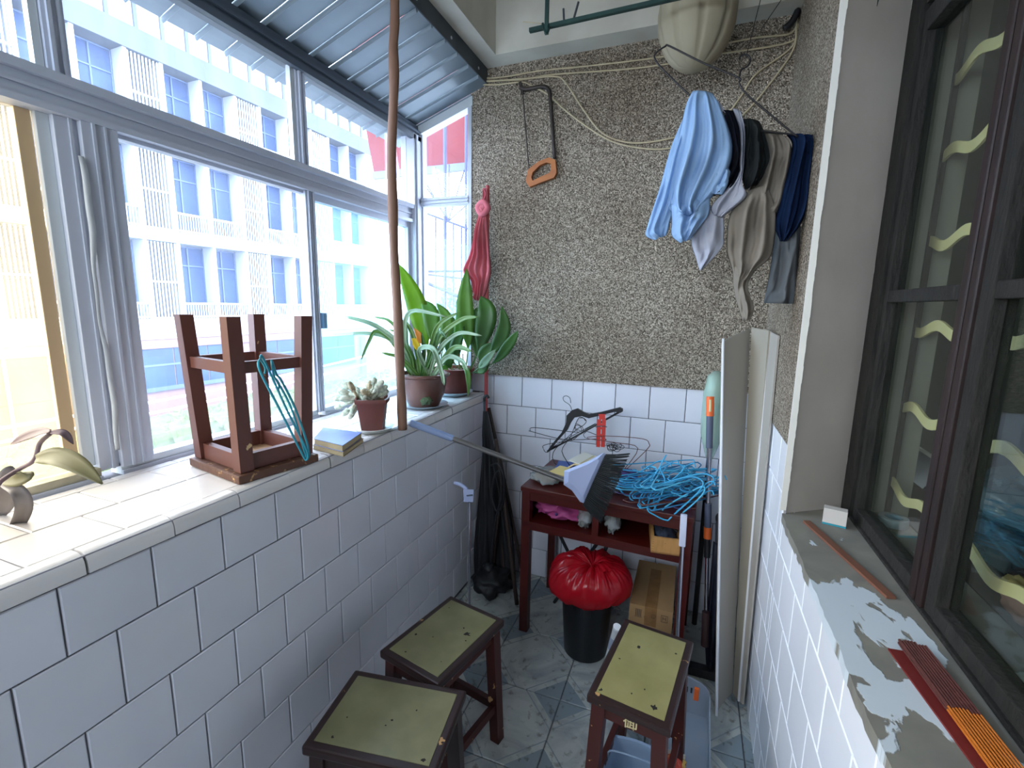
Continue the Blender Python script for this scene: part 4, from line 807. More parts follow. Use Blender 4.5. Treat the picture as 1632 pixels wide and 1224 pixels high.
garment('charcoal grey garment folded behind the white strap', MDG, [('body', [(535, 205), (530, 330), (528, 450), (545, 535)], [(615, 218), (652, 330), (658, 420), (600, 512)], 1.622, .08, 1.9)])
garment('beige shirt with a long drooping sleeve and buttoned placket', MBG, [
    ('body', [(600, 255), (600, 350), (590, 450), (560, 540), (560, 570)], [(700, 265), (765, 340), (745, 460), (715, 600), (680, 670)], 1.64, .07, 2.2),
    ('tail', [(560, 540), (478, 640), (460, 800), (485, 900), (495, 940)], [(650, 510), (690, 640), (670, 830), (600, 900), (555, 960)], 1.612, .06, 2.3),
    ('sleeve', [(485, 880), (495, 1000), (515, 1080), (535, 1142)], [(610, 885), (560, 975), (588, 1080), (572, 1135)], 1.612, .05, 1.2)])
garment('navy blue garment at the wall end of the hanger', MNV, [
    ('body', [(735, 272), (765, 330), (735, 470), (695, 620), (685, 700), (705, 772)], [(795, 290), (862, 300), (850, 460), (838, 600), (800, 700), (735, 775)], 1.632, .06, 2.2),
    ('folded_top', [(785, 300), (795, 280), (800, 330)], [(862, 275), (860, 320), (850, 380)], 1.62, .03, 1.1)])
garment('grey trouser leg hanging lowest next to the wall corner', MGR, [('leg', [(690, 690), (670, 850), (648, 980), (632, 1058)], [(805, 700), (795, 850), (782, 980), (770, 1062)], 1.645, .05, 1.4)], 'trousers', 'trousers')

# cream ribbed bag and green rack under the ceiling
yb = 1.90; cb = at(1109, 50, Y=yb); M_RIB = mat('cream_canvas', 'a9a08c', .9, h2='99907c', scale=8, spec=.15)
zb = lambda py: at(1109, py, Y=yb).z
R = lambda px: px*1.93/FPX
def ribs(a, i): return 1-.10*max(0, math.cos(9*a))**8
t = thing('ribbed_bag', 'cream ribbed canvas bag hanging from the ceiling above the clothes', 'bag', (cb.x, cb.y, zb(108)))
MB().lathe([(R(6), zb(109)-cb.z), (R(20), zb(106)-cb.z), (R(33), zb(92)-cb.z), (R(42), zb(74)-cb.z), (R(49), zb(45)-cb.z), (R(50), zb(20)-cb.z), (R(47), zb(-10)-cb.z), (R(38), zb(-40)-cb.z), (R(20), zb(-62)-cb.z), (R(6), zb(-70)-cb.z)], cb, 72, wob=ribs).build('bag_body', M_RIB, t, smooth=True)
MB().tube([Vector((cb.x, cb.y, zb(-68))), Vector((cb.x, cb.y, 2.798))], .003, 6).build('cord', M_BLK, t); dishb = MB().lathe([(.012, 0), (.03, .004), (.03, .016), (.02, .02)], Vector((cb.x+.0, cb.y-R(50)-.004, zb(0))), 14, Matrix.Rotation(PI/2, 4, 'X')); dishb.build('label_patch', mat('patch', '6f6a50', .8), t)
M_GRN = mat('green_paint_metal', '1f3a3a', .5, .3, h2='2b4c48', scale=20); yg = 1.70
t = thing('drying_rack', 'dark green metal rack rod hanging from the ceiling in front of the beam', 'rack', tuple(at(872, 50, Y=yg)))
a, b = at(844, 49, Y=yg), at(1062, 0, Y=yg); b = a+(b-a)*1.75; b.x = min(b.x, XR-.03)
MB().beam(a, b, .014, .012).build('rod', M_GRN, t)
q = at(871, 48, Y=yg-.012); MB().beam(q-Vector((0, 0, .012)), Vector((q.x, q.y, 2.798)), .012, .012).build('hanger_bar', M_GRN, t); q2 = Vector((b.x-.05, yg-.012, b.z-.012)); MB().beam(q2, Vector((q2.x, q2.y, 2.798)), .012, .012).build('hanger_bar', M_GRN, t)
MB().tube([at(865, 38, Y=yg), at(871, 53, Y=yg-.02), at(876, 40, Y=yg)], .005, 6, smooth=4).build('binding', M_GRN, t)
for p, q in (((898, 14), (899, 34)), ((922, 3), (915, 28))): MB().tube([at(*p, Y=yg), at(*q, Y=yg)], .004, 6).build('prong', M_STEEL, t)
MB().tube([at(834, 35, Y=yg), at(858, 37, Y=yg), at(868, 41, Y=yg)], .0015, 5, smooth=3).build('wire_end', M_WIRE, t)
q = at(1381, 6, Y=1.535)
t = thing('clip', 'dark green clip fixed at the top of the plastered window jamb', 'clip', tuple(q))
MB().prism([at(*p, Y=1.53) for p in ((1362, -6), (1402, -6), (1398, 10), (1380, 12), (1370, 8), (1359, 20))], (0, .02, 0)).build('jaw', mat('dark_green_plastic', '1b2a24', .4), t); MB().tube([q+Vector((0, 0, .01)), q+Vector((0, .045, .01))], .004, 6).build('pin', M_STEEL, t)
# ------------------------------------------------------------------ red table
M_RED = mat('red_table_paint', '480f0b', .35, h2='3a0c09', scale=6, fac=.5, stretch=(.3, 1, 1), spec=.5)
TO = Vector((-.610, 1.735, 0)); TR = -.055; TW, TD, TH = .665, .385, .665
table = thing('side_table', 'small dark red wooden table with a divided open shelf under its top', 'table', tuple(TO), rz=TR)
def T(x, y, z): return Matrix.Translation(TO) @ Matrix.Rotation(TR, 4, 'Z') @ Vector((x, y, z))
def tb(mb, name, m=M_RED, p=table): return mb.build(name, m, p, local=True)
tb(MB().box((-.004, -.006, TH-.02), (TW+.004, TD, TH), ch=.003), 'tabletop')
ZS = .515
for x in (0, TW-.036):
    for y in (0, TD-.036): tb(MB().box((x, y, 0), (x+.036, y+.036, TH-.02)), 'leg')
tb(MB().box((.036, .004, TH-.058), (TW-.036, .022, TH-.02)), 'front_rail'); tb(MB().box((.036, TD-.02, ZS), (TW-.036, TD-.008, TH-.02)), 'back_panel')
tb(MB().box((0, .006, ZS-.02), (.012, TD-.006, TH-.02)), 'side_panel'); tb(MB().box((TW-.012, .006, ZS-.02), (TW, TD-.006, TH-.02)), 'side_panel')
tb(MB().box((.004, .0, ZS-.018), (TW-.004, TD-.008, ZS)), 'shelf'); tb(MB().box((.036, -.001, ZS-.035), (TW-.036, .014, ZS-.016)), 'shelf_rail')
tb(MB().box((.30, .002, ZS), (.325, TD-.02, TH-.02)), 'divider')
ZT = TH+.0008
# things on the table top
M_CREAM = mat('yellowed_paper', 'c8ba94', .8, h2='b5a57c', scale=30, stretch=(1, 1, 12)); M_BLUE2 = mat('blue_book_cover', '2c4a8c', .4)
M_BAG = film_mat('clear_plastic', 'd4d8d6', .32, .12, .3); M_BAG.node_tree.nodes
def flat_book(x, y, w, d, h, rz, z, label, cm, thick_pages=M_CREAM):
    t = thing('book', label, 'book', tuple(T(x, y, z)), 'books and papers on the red table', rz=rz)
    MB().box((-w/2+.002, -d/2+.002, .0012), (w/2-.002, d/2-.002, h-.0012)).build('pages', thick_pages, t, local=True)
    MB().box((-w/2, -d/2, 0), (w/2, d/2, .0012)).build('back_cover', cm, t, local=True); MB().box((-w/2, -d/2, h-.0012), (w/2, d/2, h)).build('cover', cm, t, local=True); return t
flat_book(.20, .20, .19, .16, .030, -.15, ZT, 'thick yellowed book at the bottom of the pile on the table', M_CREAM)
flat_book(.15, .19, .13, .14, .014, .12, ZT+.031, 'dark blue book lying in the pile beside the black hanger', M_BLUE2)
t = thing('open_book', 'open yellowed paperback lying cover up on the pile behind the broom head', 'book', tuple(T(.24, .22, ZT+.052)), 'books and papers on the red table', rz=-.25)
rows = []
for i in range(9):
    y = -.07+.14*i/8; up = [(-.085, y, .0), (-.06, y, .018), (-.03, y, .026), (0, y, .016), (.03, y, .028), (.06, y, .020), (.088, y, .0)]
    rows.append([Vector(p) for p in up]+[Vector((p[0]*.98, p[1], p[2]-.006)) for p in reversed(up)])
MB().grid(rows, closed=True).build('pages', M_CREAM, t, local=True, smooth=40); MB().box((-.085, -.072, .018), (-.002, .074, .021), Matrix.Rotation(.12, 4, 'Y')).build('cover', mat('white_cover', 'd2cfc2', .6), t, local=True)
flat_book(.17, .11, .15, .10, .004, -.25, ZT+.046, 'loose yellow sheet of paper sliding off the book pile', mat('yellow_sheet', 'd1b978', .7))
t = thing('plastic_bag', 'clear plastic bag of brown dried food at the left end of the table', 'bag', tuple(T(.065, .12, ZT)))
blob(MB(), T(.07, .13, ZT+.017), (.075, .09, .018), 4, .4, 16, 30, 3).build('film', M_BAG, t, smooth=True); blob(MB(), T(.07, .13, ZT+.012), (.058, .07, .0105), 9, .35, 12, 22, 4).build('contents', mat('dried_food', '6b4a33', .9, h2='9a7a58', scale=60), t, smooth=True)
t = thing('purple_pouch', 'small purple pouch behind the blue hanger heap', 'pouch', tuple(T(.37, .27, ZT)))
blob(MB(), T(.38, .27, ZT+.022), (.04, .03, .022), 2, .3).build('pouch_body', mat('purple_cloth', '4a3b78', .8), t, smooth=True); MB().tube([T(.36, .25, ZT+.04), T(.38, .24, ZT+.045), T(.40, .255, ZT+.035)], .002, 6, smooth=4).build('drawstring', M_BLK, t)
t = thing('plastic_bag', 'crumpled clear plastic bag at the foot of the blue hangers', 'bag', tuple(T(.33, .12, ZT)))
blob(MB(), T(.35, .14, ZT+.02), (.06, .06, .02), 14, .5, 16, 28, 3.5).build('film', M_BAG, t, smooth=True); blob(MB(), T(.35, .14, ZT+.009), (.03, .03, .007), 3, .3).build('contents', MWH, t, smooth=True)
# black plastic hanger and red peg
yk = 2.02; K = lambda x, y, Y=yk: at(820+x/4.372, 600+y/4.372, Y=Y)
t = thing('clothes_hanger', 'broad shouldered black plastic hanger leaning on the wall tiles', 'hanger', tuple(K(440, 300)), 'black hangers on the table')
out = [(225, 525), (262, 470), (330, 390), (362, 320), (365, 270), (400, 235), (440, 222), (480, 245), (520, 262), (600, 248), (735, 214), (756, 225), (756, 242), (740, 252), (700, 245), (600, 270), (520, 290), (470, 275), (420, 285), (395, 320), (372, 370), (300, 450), (250, 515), (235, 528)]
Ks = [K(*p) for p in out]; h = len(out)//2; mb = MB(); rows = []
for i in range(h): a, b = Ks[i], Ks[len(out)-1-i]; rows.append([a+Vector((0, -.006, 0)), b+Vector((0, -.006, 0)), b+Vector((0, .006, 0)), a+Vector((0, .006, 0))])
mb.grid(rows, closed=True).build('shoulders', M_BLKP, t, smooth=35)
MB().tube([K(230, 520), K(420, 420), K(600, 320), K(748, 238)], .0045, 7).build('trouser_bar', M_BLKP, t, smooth=True)
MB().tube([K(*p) for p in ((400, 236), (385, 200), (345, 170), (340, 145), (360, 135), (385, 150), (392, 185))], .0016, 6, smooth=5).build('hook', M_STEEL, t, smooth=True)
yc = 1.97; M_PEG = mat('red_plastic', 'c0342c', .4); t = thing('clothes_peg', 'red plastic clothes peg clipped to the black hanger bar', 'peg', tuple(K(600, 400, yc)))
MB().hexa([K(*p, yc) for p in ((585, 262), (632, 262), (632, 300), (590, 300))], [K(*p, yc+.012) for p in ((585, 262), (632, 262), (632, 300), (590, 300))]).build('grip', M_PEG, t)
for a, b in (((590, 300), (583, 490)), ((624, 300), (616, 490))): MB().beam(K(*a, yc+.006), K(*b, yc+.006), .010, .016, side=(1, 0, 0)).build('jaw', M_PEG, t)
for z in (335, 360, 410): MB().beam(K(585, z, yc+.003), K(632, z, yc+.003), .006, .010).build('crosspiece', M_PEG, t)
MB().tube([K(565, 352, yc-.003), K(605, 345, yc-.008), K(645, 352, yc-.003)], .002, 6, smooth=4).build('spring', M_STEEL, t)
for i, (px, hk, lb, Y) in enumerate((
   ([(110, 378), (140, 356), (420, 388), (490, 378), (640, 440), (560, 436), (340, 438), (120, 384)], [(480, 375), (470, 350), (430, 330), (425, 360), (470, 385)], 'thin black wire hanger pointing left over the papers', 1.98),
   ([(500, 430), (640, 415), (890, 434), (938, 470), (930, 500), (840, 590), (760, 655), (860, 500), (700, 460)], [(495, 430), (480, 405), (500, 385)], 'rusty wire hanger with its corner over the blue hangers', 1.93),
   ([(200, 500), (205, 480), (290, 460), (400, 445), (480, 380), (560, 330), (300, 470), (225, 528)], [(470, 395), (460, 350), (430, 340), (420, 365), (440, 380)], 'black wire hanger lying across the book pile', 1.95),
   ([(270, 580), (265, 555), (290, 500), (420, 380), (480, 340), (500, 310), (470, 285), (440, 300), (390, 420), (330, 520), (390, 640), (290, 615)], [(495, 310), (480, 290), (455, 290)], 'bent black wire hanger in front of the open book', 1.91))):
    t = thing('wire_hanger', lb, 'hanger', tuple(K(*px[0], Y)), 'wire hangers on the table')
    MB().tube([K(*p, Y+.008*math.sin(j*1.9)) for j, p in enumerate(px)], .0016, 5, closed=True, smooth=4).build('frame', M_BLK if i != 1 else mat('rusty_wire', '5a2f28', .6), t, smooth=True)
    MB().tube([K(*p, Y) for p in hk], .0014, 5, smooth=4).build('hook', M_BLK, t, smooth=True)
mb = MB(); rd = random.Random(3)
for k in range(7):
    c0 = K(700+rd.uniform(-25, 25), 490+rd.uniform(-12, 12), 1.99); r1, r2 = rd.uniform(.012, .026), rd.uniform(.008, .016); a0 = rd.uniform(0, 3)
    mb.tube([c0+Vector((r1*math.cos(a), .006*math.sin(a*2+a0), r2*math.sin(a))) for a in [j*PI/5 for j in range(10)]], .0013, 5, closed=True, smooth=2)
one(mb, 'wire_coil', M_BLK, 'small tangle of thin black wire beside the red peg', 'wire', tuple(K(700, 490, 1.99)), smooth=True)

# heap of plastic hangers
HT = []
def hanger_proto(colm, label):
    t = thing('clothes_hanger', label, 'hanger', (0, 0, 0), 'plastic hangers heaped on the table')
    W_, Hh_ = .185, .095
    pts = [(-.012, .0), (-.03, -.012), (-W_+.03, -Hh_+.02), (-W_+.006, -Hh_+.004), (-W_, -Hh_-.012), (-W_+.012, -Hh_-.024), (0, -Hh_-.026), (W_-.012, -Hh_-.024), (W_, -Hh_-.012), (W_-.006, -Hh_+.004), (W_-.03, -Hh_+.02), (.03, -.012), (.012, 0)]
    MB().tube([(x, y, 0) for x, y in pts], .0027, 6, closed=True, smooth=3).build('frame', colm, t, local=True, smooth=True)
    MB().tube([(0, .0, 0), (0, .022, 0), (.014, .034, 0), (.018, .05, 0), (.006, .064, 0), (-.012, .058, 0), (-.016, .046, 0)], .0023, 6, smooth=4).build('hook', colm, t, local=True, smooth=True)
    for sx in (-1, 1): MB().tube([(sx*.10, -.052, 0), (sx*.095, -.062, 0), (sx*.108, -.066, 0)], .002, 5, smooth=3).build('strap_notch', colm, t, local=True, smooth=True)
    return t
M_HB = [mat('blue_plastic', '3aa0cc', .35, spec=.6), mat('blue_plastic_dark', '2779a8', .35, spec=.6), mat('blue_plastic_light', '57bde0', .3, spec=.6)]
M_HP = mat('purple_plastic', '4b3c68', .4); M_HR = mat('brown_plastic', '6a4038', .4)
protos = [hanger_proto(m, l) for m, l in ((M_HB[0], 'sky blue plastic hanger in the heap at the right end of the red table'), (M_HB[1], 'darker blue plastic hanger in the heap at the right end of the red table'), (M_HB[2], 'pale blue plastic hanger in the heap at the right end of the red table'), (M_HP, 'dark purple hanger low in the heap on the red table'), (M_HR, 'brown hanger low in the heap of blue hangers'))]
rd = random.Random(21); used = set(); order = [3, 4, 1, 3, 1, 0, 4, 1, 0, 3, 0, 1, 2, 0, 1, 0, 2, 0, 1, 0, 2, 0, 0, 2, 1, 0, 2, 0]
for i, k in enumerate(order):
    o = protos[k] if k not in used else copy_tree(protos[k]); used.add(k)
    f = i/len(order); ang_ = math.radians(44+rd.uniform(-17, 15)); spread = rd.uniform(-1, 1)
    loc = Vector((-.03+.018*spread+rd.uniform(-.025, .03), 1.865+rd.uniform(-.045, .035), ZT+.005+.10*f+rd.uniform(-.003, .003)))
    ly, pit = rd.uniform(-.12, .12), rd.uniform(-.10, .05)+.02
    Rm = Euler((pit, ly, 0)).to_matrix()
    # local x is the long bar; the hook end points to the back right
    hk = rd.choice((0, 0, 1)); o.location = loc+Vector((math.cos(ang_+PI/2), math.sin(ang_+PI/2), 0))*(.05 if hk == 0 else -.05)+Vector((-.01, 0, 0)); o.rotation_euler = (Matrix.Rotation(ang_+PI*hk, 3, 'Z') @ Matrix.Rotation(rd.uniform(-.09, .09), 3, 'X') @ Matrix.Rotation(rd.uniform(-.07, .07), 3, 'Y')).to_euler()
for px, lb, Y in (([(1035, 795), (1032, 812), (1042, 820), (1062, 829), (1072, 822), (1120, 775), (1100, 760), (1048, 775)], 'sky blue hanger tipping over the front edge of the table', 1.70), ([(1022, 790), (1020, 805), (1030, 816), (1042, 812), (1060, 770), (1052, 745), (1062, 725), (1045, 755)], 'bright blue hanger hanging over the table edge left of the tipping one', 1.71), ([(1056, 812), (1066, 824), (1078, 825), (1118, 790), (1120, 775), (1090, 790)], 'pale blue hanger corner nearest the white pole handle', 1.72),
 ([(988, 770), (990, 783), (1003, 790), (1030, 778), (1064, 742), (1050, 735), (1020, 752)], 'leftmost blue hanger of the heap, its rounded corner over the table edge', 1.74), ([(1004, 788), (1010, 799), (1025, 800), (1060, 774), (1090, 746), (1066, 740), (1030, 765)], 'blue hanger second from the left at the front of the heap', 1.735),
 ([(1046, 790), (1043, 806), (1053, 820), (1070, 821), (1108, 790), (1138, 766), (1120, 755), (1080, 765)], 'blue hanger lying steepest at the front right of the heap', 1.725)):
    t = thing('clothes_hanger', lb, 'hanger', tuple(at(*px[0], Y=Y)), 'plastic hangers heaped on the table'); n = len(px)
    pts = [at(*p, Y=Y+(0 if p[1] > 800 else .03+.10*(800-p[1])/80)) for p in px]
    MB().tube(pts, .0029, 6, closed=True, smooth=4).build('frame', M_HB[0 if Y != 1.72 else 2], t, smooth=True); q = pts[-3]; MB().tube([q, q+Vector((.02, .02, .012)), q+Vector((.035, .01, .02)), q+Vector((.04, -.006, .012))], .0024, 6, smooth=4).build('hook', M_HB[0], t, smooth=True)

# shelf of the table
M_PK = mat('pink_bag', 'a8457c', .6, h2='8e3266', scale=10); ys = 1.80
t = thing('pink_bag', 'folded pink cloth bag with dark print on the left of the table shelf', 'bag', tuple(at(880, 838, Y=ys)))
blob(MB(), T(.15, .12, ZS+.036), (.105, .09, .030), 6, .35, 20, 34, 2.6).build('bag_body', M_PK, t, smooth=True)
blob(MB(), T(.10, .09, ZS+.05), (.06, .06, .025), 16, .5, 16, 26, 2.6).build('folded_flap', M_PK, t, smooth=True)
mb = MB()
for x, z in ((.09, .052), (.115, .06), (.15, .058)): mb.box((x, .025, ZS+z), (x+.010, .035, ZS+z+.012))
M_pr = mat('purple_print', '3c1f5c', .6)
for x, z in ((.10, .050), (.145, .046)): q = T(x, .022, ZS+z); blob(MB(), q, (.006, .004, .007), 3, .4, 6, 8).build('printed_mark', M_pr, t)
for x, lb in ((.265, 'clear plastic bag stuffed between the pink bag and shelf divider'), (.375, 'clear plastic bag just right of the shelf divider')):
    t = thing('plastic_bag', lb, 'bag', tuple(T(x, .06, ZS+.001))); blob(MB(), T(x-.005, .06, ZS+.052), (.026, .045, .045), int(x*100), .6, 16, 24, 3.4).build('film', M_BAG, t, smooth=True); blob(MB(), T(x-.003, .07, ZS+.03), (.016, .03, .022), int(x*90), .4, 10, 14, 3).build('contents', MWH, t, smooth=True)
M_BOXW = mat('light_wood', 'b4854d', .55, h2='9f723f', scale=14, stretch=(6, 1, 1)); ab = at(1037, 880, Z=ZS+.002)
t = thing('wooden_box', 'open comb jointed wooden box holding dark cloth on the table shelf', 'box', (ab.x, ab.y, ZS+.001), rz=.12)
bw, bd, bh, bt = .105, .20, .062, .009
def wb_(mb, name, m=M_BOXW): return mb.build(name, m, t, local=True)
wb_(MB().box((0, 0, 0), (bw, bd, .006)), 'base'); f_ = MB().box((bt, 0, .0), (bw-bt, bt, bh)); s1 = MB().box((0, bt, 0), (bt, bd, bh)); s2 = MB().box((bw-bt, bt, 0), (bw, bd, bh))
for k in range(7):
    z = k*bh/7
    (f_ if k % 2 == 0 else s1).box((0, 0, z), (bt, bt, z+bh/7-.0012)); (f_ if k % 2 == 0 else s2).box((bw-bt, 0, z), (bw, bt, z+bh/7-.0012))
wb_(f_, 'front_board'); wb_(s1, 'side_board'); wb_(s2, 'side_board'); wb_(MB().box((bt, bd-bt, 0), (bw-bt, bd, bh)), 'back_board')
o = blob(MB(), t.location+Vector((bw/2-.01, bd/2, .048)), (.040, .080, .026), 8, .35, 16, 26, 3); q = thing('dark_cloth', 'dark blue cloth folded inside the wooden box', 'cloth', tuple(t.location+Vector((.05, .1, .02)))); o.build('cloth_fold', mat('dark_blue_cloth', '1a2233', .9), q, smooth=True)
MB().tube([t.location+Vector((.03, .05, .07)), t.location+Vector((.05, .09, .08)), t.location+Vector((.085, .06, .07))], .003, 6, smooth=5).build('cord', M_BLKP, q, smooth=True)

# ------------------------------------------------------------------ bin, liner, carton under the table
cN = Vector((at(932, 1040, Y=1.74).x, 1.735, 0)); M_BIN = mat('black_bin', '0d0f14', .35, spec=.5)
t = thing('waste_bin', 'round black plastic waste bin standing under the red table', 'bin', (cN.x, cN.y, 0))
MB().lathe([(.082, .001), (.086, .004), (.104, .27), (.112, .272), (.113, .29), (.109, .292), (.101, .288), (.084, .02), (.001, .012)], cN, 40).build('bin_body', M_BIN, t, smooth=35)
rf = MB()
for k in range(6): a = -PI/2-.35+k*.14; rf.box((-.002, -.001, .215), (.002, .002, .25), Matrix.Translation(cN+Vector((.1025*math.cos(a), .1025*math.sin(a), 0))) @ Matrix.Rotation(a+PI/2, 4, 'Z'))
rf.build('moulded_ribs', M_BIN, t, kind='stuff')
M_LIN = film_mat('red_liner', 'cc1a2c', .80, .14, .45); t = thing('bin_liner', 'tied translucent red plastic bag bulging over the black bin', 'bag', (cN.x, cN.y, .26))
rows = []; N_ = 200; prof = [(.109, .262), (.122, .262), (.140, .275), (.156, .300), (.160, .325), (.156, .352), (.143, .378), (.122, .398), (.098, .412), (.072, .420), (.048, .420), (.028, .412), (.014, .402), (.006, .398)]
gx = Vector((.025, -.03, 0))
for i, (r, z) in enumerate(prof):
    s = i/(len(prof)-1); row = []
    for j in range(N_):
        a = 2*PI*j/N_; rip = (math.sin(17*a+2*math.sin(3*a))+.7*math.sin(31*a+1.3+3*math.sin(2*a))+.5*math.sin(47*a))*(.25+s)*(1-s*.5)
        bul = 1+.05*math.sin(2*a+1)+.06*noise.noise(Vector((math.cos(a)*2, math.sin(a)*2, s*3)))
        row.append(Vector((cN.x+r*bul*math.cos(a), cN.y+r*bul*math.sin(a), z-.018*s*s+.0045*rip+.016*noise.noise(Vector((math.cos(a)*3, math.sin(a)*3, s*4+7)))))+gx*s)
    rows.append(row)
MB().grid(rows, closed=True).build('bag_body', M_LIN, t, smooth=True)
rd = random.Random(9); tf = MB(); tc_ = cN+gx+Vector((0, 0, .40))
for k in range(7):
    a = -.9+k*.32; d = Vector((math.cos(a), math.sin(a), 0)); pts = [tc_+d*.004, tc_+d*.035+Vector((0, 0, .016+.008*rd.random())), tc_+d*(.065+.02*rd.random())+Vector((0, 0, .010))]
    leaf(tf, pts, .035, face=(0, 0, 1), fold=.5, prof=lambda t: .25+.75*t)
tf.build('gathered_end', M_LIN, t, smooth=True)
M_CARD = mat('cardboard', '98784f', .85, h2='8a6c4a', scale=10); M_TAPE = mat('brown_tape', '755634', .2, h2='886642', scale=30); M_INK = mat('carton_print', '4a3a2c', .8)
bx0, bx1, by0, by1, bz = -.147, .012, 1.700, 2.04, .275
t = thing('cardboard_box', 'taped cardboard box with printed symbols under the right side of the table', 'box', ((bx0+bx1)/2, by0, 0))
MB().box((bx0, by0, .001), (bx1, by1, bz-.003)).build('carton', M_CARD, t)
MB().box((bx0, by0, bz-.003), ((bx0+bx1)/2-.002, by1, bz+.001)).build('flap', M_CARD, t); MB().box(((bx0+bx1)/2+.002, by0, bz-.003), (bx1, by1, bz+.003), Matrix.Identity(4)).build('flap', M_CARD, t)
xm = (bx0+bx1)/2; MB().box((xm-.022, by0-.001, bz+.0012), (xm+.022, by1-.06, bz+.0034)).box((xm-.022, by0-.0012, bz-.075), (xm+.022, by0-.0002, bz+.0030)).build('packing_tape', M_TAPE, t)
def pr(x0, z0, x1, z1, nm='printed_symbol'): return (x0, z0, x1, z1)
ink = MB()
def bar(m, x0, z0, x1, z1): m.box((bx0+x0, by0-.0008, bz-z0), (bx0+x1, by0-.0001, bz-z1))
g = MB()
for k in range(4): bar(g, .024+k*.006, .018, .027+k*.006, .044)
bar(g, .022, .046, .048, .0475); bar(g, .022, .015, .048, .0165); g.build('printed_symbol', M_INK, t)
g = MB(); bar(g, .118, .018, .142, .0195); bar(g, .118, .044, .142, .0455); bar(g, .118, .018, .1195, .045); bar(g, .1405, .018, .142, .045); bar(g, .123, .024, .125, .040); bar(g, .134, .024, .136, .040); bar(g, .125, .030, .134, .032); g.build('printed_symbol', M_INK, t)
g = MB(); bar(g, .058, .020, .066, .026); bar(g, .061, .026, .063, .040); bar(g, .056, .040, .068, .043); g.build('printed_symbol', M_INK, t)
g = MB(); g.tube([Vector((bx0+.090+.008*math.cos(a), by0-.002, bz-.030+.008*math.sin(a))) for a in [k*PI/6 for k in range(12)]], .0008, 4, closed=True); g.build('printed_symbol', M_INK, t)

# ------------------------------------------------------------------ broom, poles, mops
M_LIL = mat('lilac_plastic', '98a2c2', .35, spec=.5); M_GRIP = mat('blue_grey_grip', '7e8fb4', .5, bump=.3, bscale=200); M_TUBE = mat('aluminium_tube', '8a8788', .3, .8); M_CHROME = mat('chrome', 'b8b8c4', .15, 1); M_BRI = mat('black_bristle', '1a2023', .6)
hs, gp, he = at(654, 674, Z=SILL+.018), at(722, 697, Y=1.452), at(903, 766, Y=1.615); hs.x = min(hs.x, -.905)
dd = (he-hs).normalized(); gp = hs+dd*(gp-hs).length; br = thing('broom', 'broom laid from the sill to the table with pale lilac head and black bristles', 'broom', tuple(he))
MB().tube([hs, gp], .0125, 12).build('grip', M_GRIP, br, smooth=40); MB().tube([gp, he], .0095, 12).build('handle', M_TUBE, br, smooth=40)
a0 = [at(*p, Y=1.61) for p in ((900, 752), (898, 772))]; ay = 1.62
tri = [at(900, 751, Y=1.61), at(940, 735, Y=1.625), at(963, 722, Y=1.64), at(966, 727, Y=1.645), at(948, 765, Y=1.63), at(932, 803, Y=1.615), at(925, 800, Y=1.61), at(912, 782, Y=1.61), at(899, 773, Y=1.61)]
ctr = sum(tri, Vector())/9; mb = MB(); up_ = Vector((0, -.022, .012)); low = [p+Vector((0, .014, -.006)) for p in tri]; mid = [p+up_*.35 for p in tri]; hi2 = [ctr+(p-ctr)*.72+up_ for p in tri]
n = 9; mb.v += low+mid+hi2
for L_ in (0, 1):
    for i in range(n): j = (i+1) % n; mb.f.append((L_*n+i, L_*n+j, (L_+1)*n+j, (L_+1)*n+i))
mb.f.append(tuple(range(2*n, 3*n))); mb.f.append(tuple(reversed(range(n)))); mb.build('head', M_LIL, br, smooth=25)
bs = MB(); rd = random.Random(6); e0, e1 = at(965, 724, Y=1.645), at(930, 803, Y=1.615); f0, f1 = at(1004, 722, Y=1.66), at(958, 832, Y=1.60)
for i in range(34):
    for k in range(5):
        u = (i+.5)/34; p = e0.lerp(e1, u)+Vector((0, .005-.006*k*.8, 0)); q = f0.lerp(f1, u)+Vector((rd.gauss(0, .002), rd.gauss(0, .003)-.006*k+.010, rd.gauss(0, .002)))
        bs.tube([p, p.lerp(q, .5)+Vector((0, -.002*k, -.001)), q], lambda t: .0021-.0009*t, 4, cap=True)
bs.build('bristles', M_BRI, br, kind='stuff')
# upright dustpan pole with hook bracket
yq = 1.46; X_ = at(748, 850, Y=yq).x; tpz = at(746, 800, Y=yq).z
t = thing('long_handled_pole', 'thin steel pole with pale blue hooked bracket standing by the parapet', 'pole', (X_, yq, 0))
MB().tube([(X_, yq, .001), (X_, yq, tpz)], .0055, 10).build('tube', M_CHROME, t, smooth=40); MB().tube([(X_-.004, yq+.012, .001), (X_-.004, yq+.012, tpz-.01)], .003, 8).build('inner_tube', M_STEEL, t)
MB().hexa([at(*p, Y=yq-.012) for p in ((739, 800), (754, 800), (755, 780), (738, 780))], [at(*p, Y=yq+.012) for p in ((739, 800), (754, 800), (755, 780), (738, 780))]).build('bracket', M_LIL, t)
MB().tube([at(745, 781, Y=yq), at(738, 775, Y=yq), at(730, 771, Y=yq), at(724, 770, Y=yq)], .007, 8, smooth=4).build('hook', M_LIL, t, smooth=True); MB().tube([at(744, 790, Y=yq-.014), at(753, 789, Y=yq-.014)], .003, 6).build('pin', M_STEEL, t)
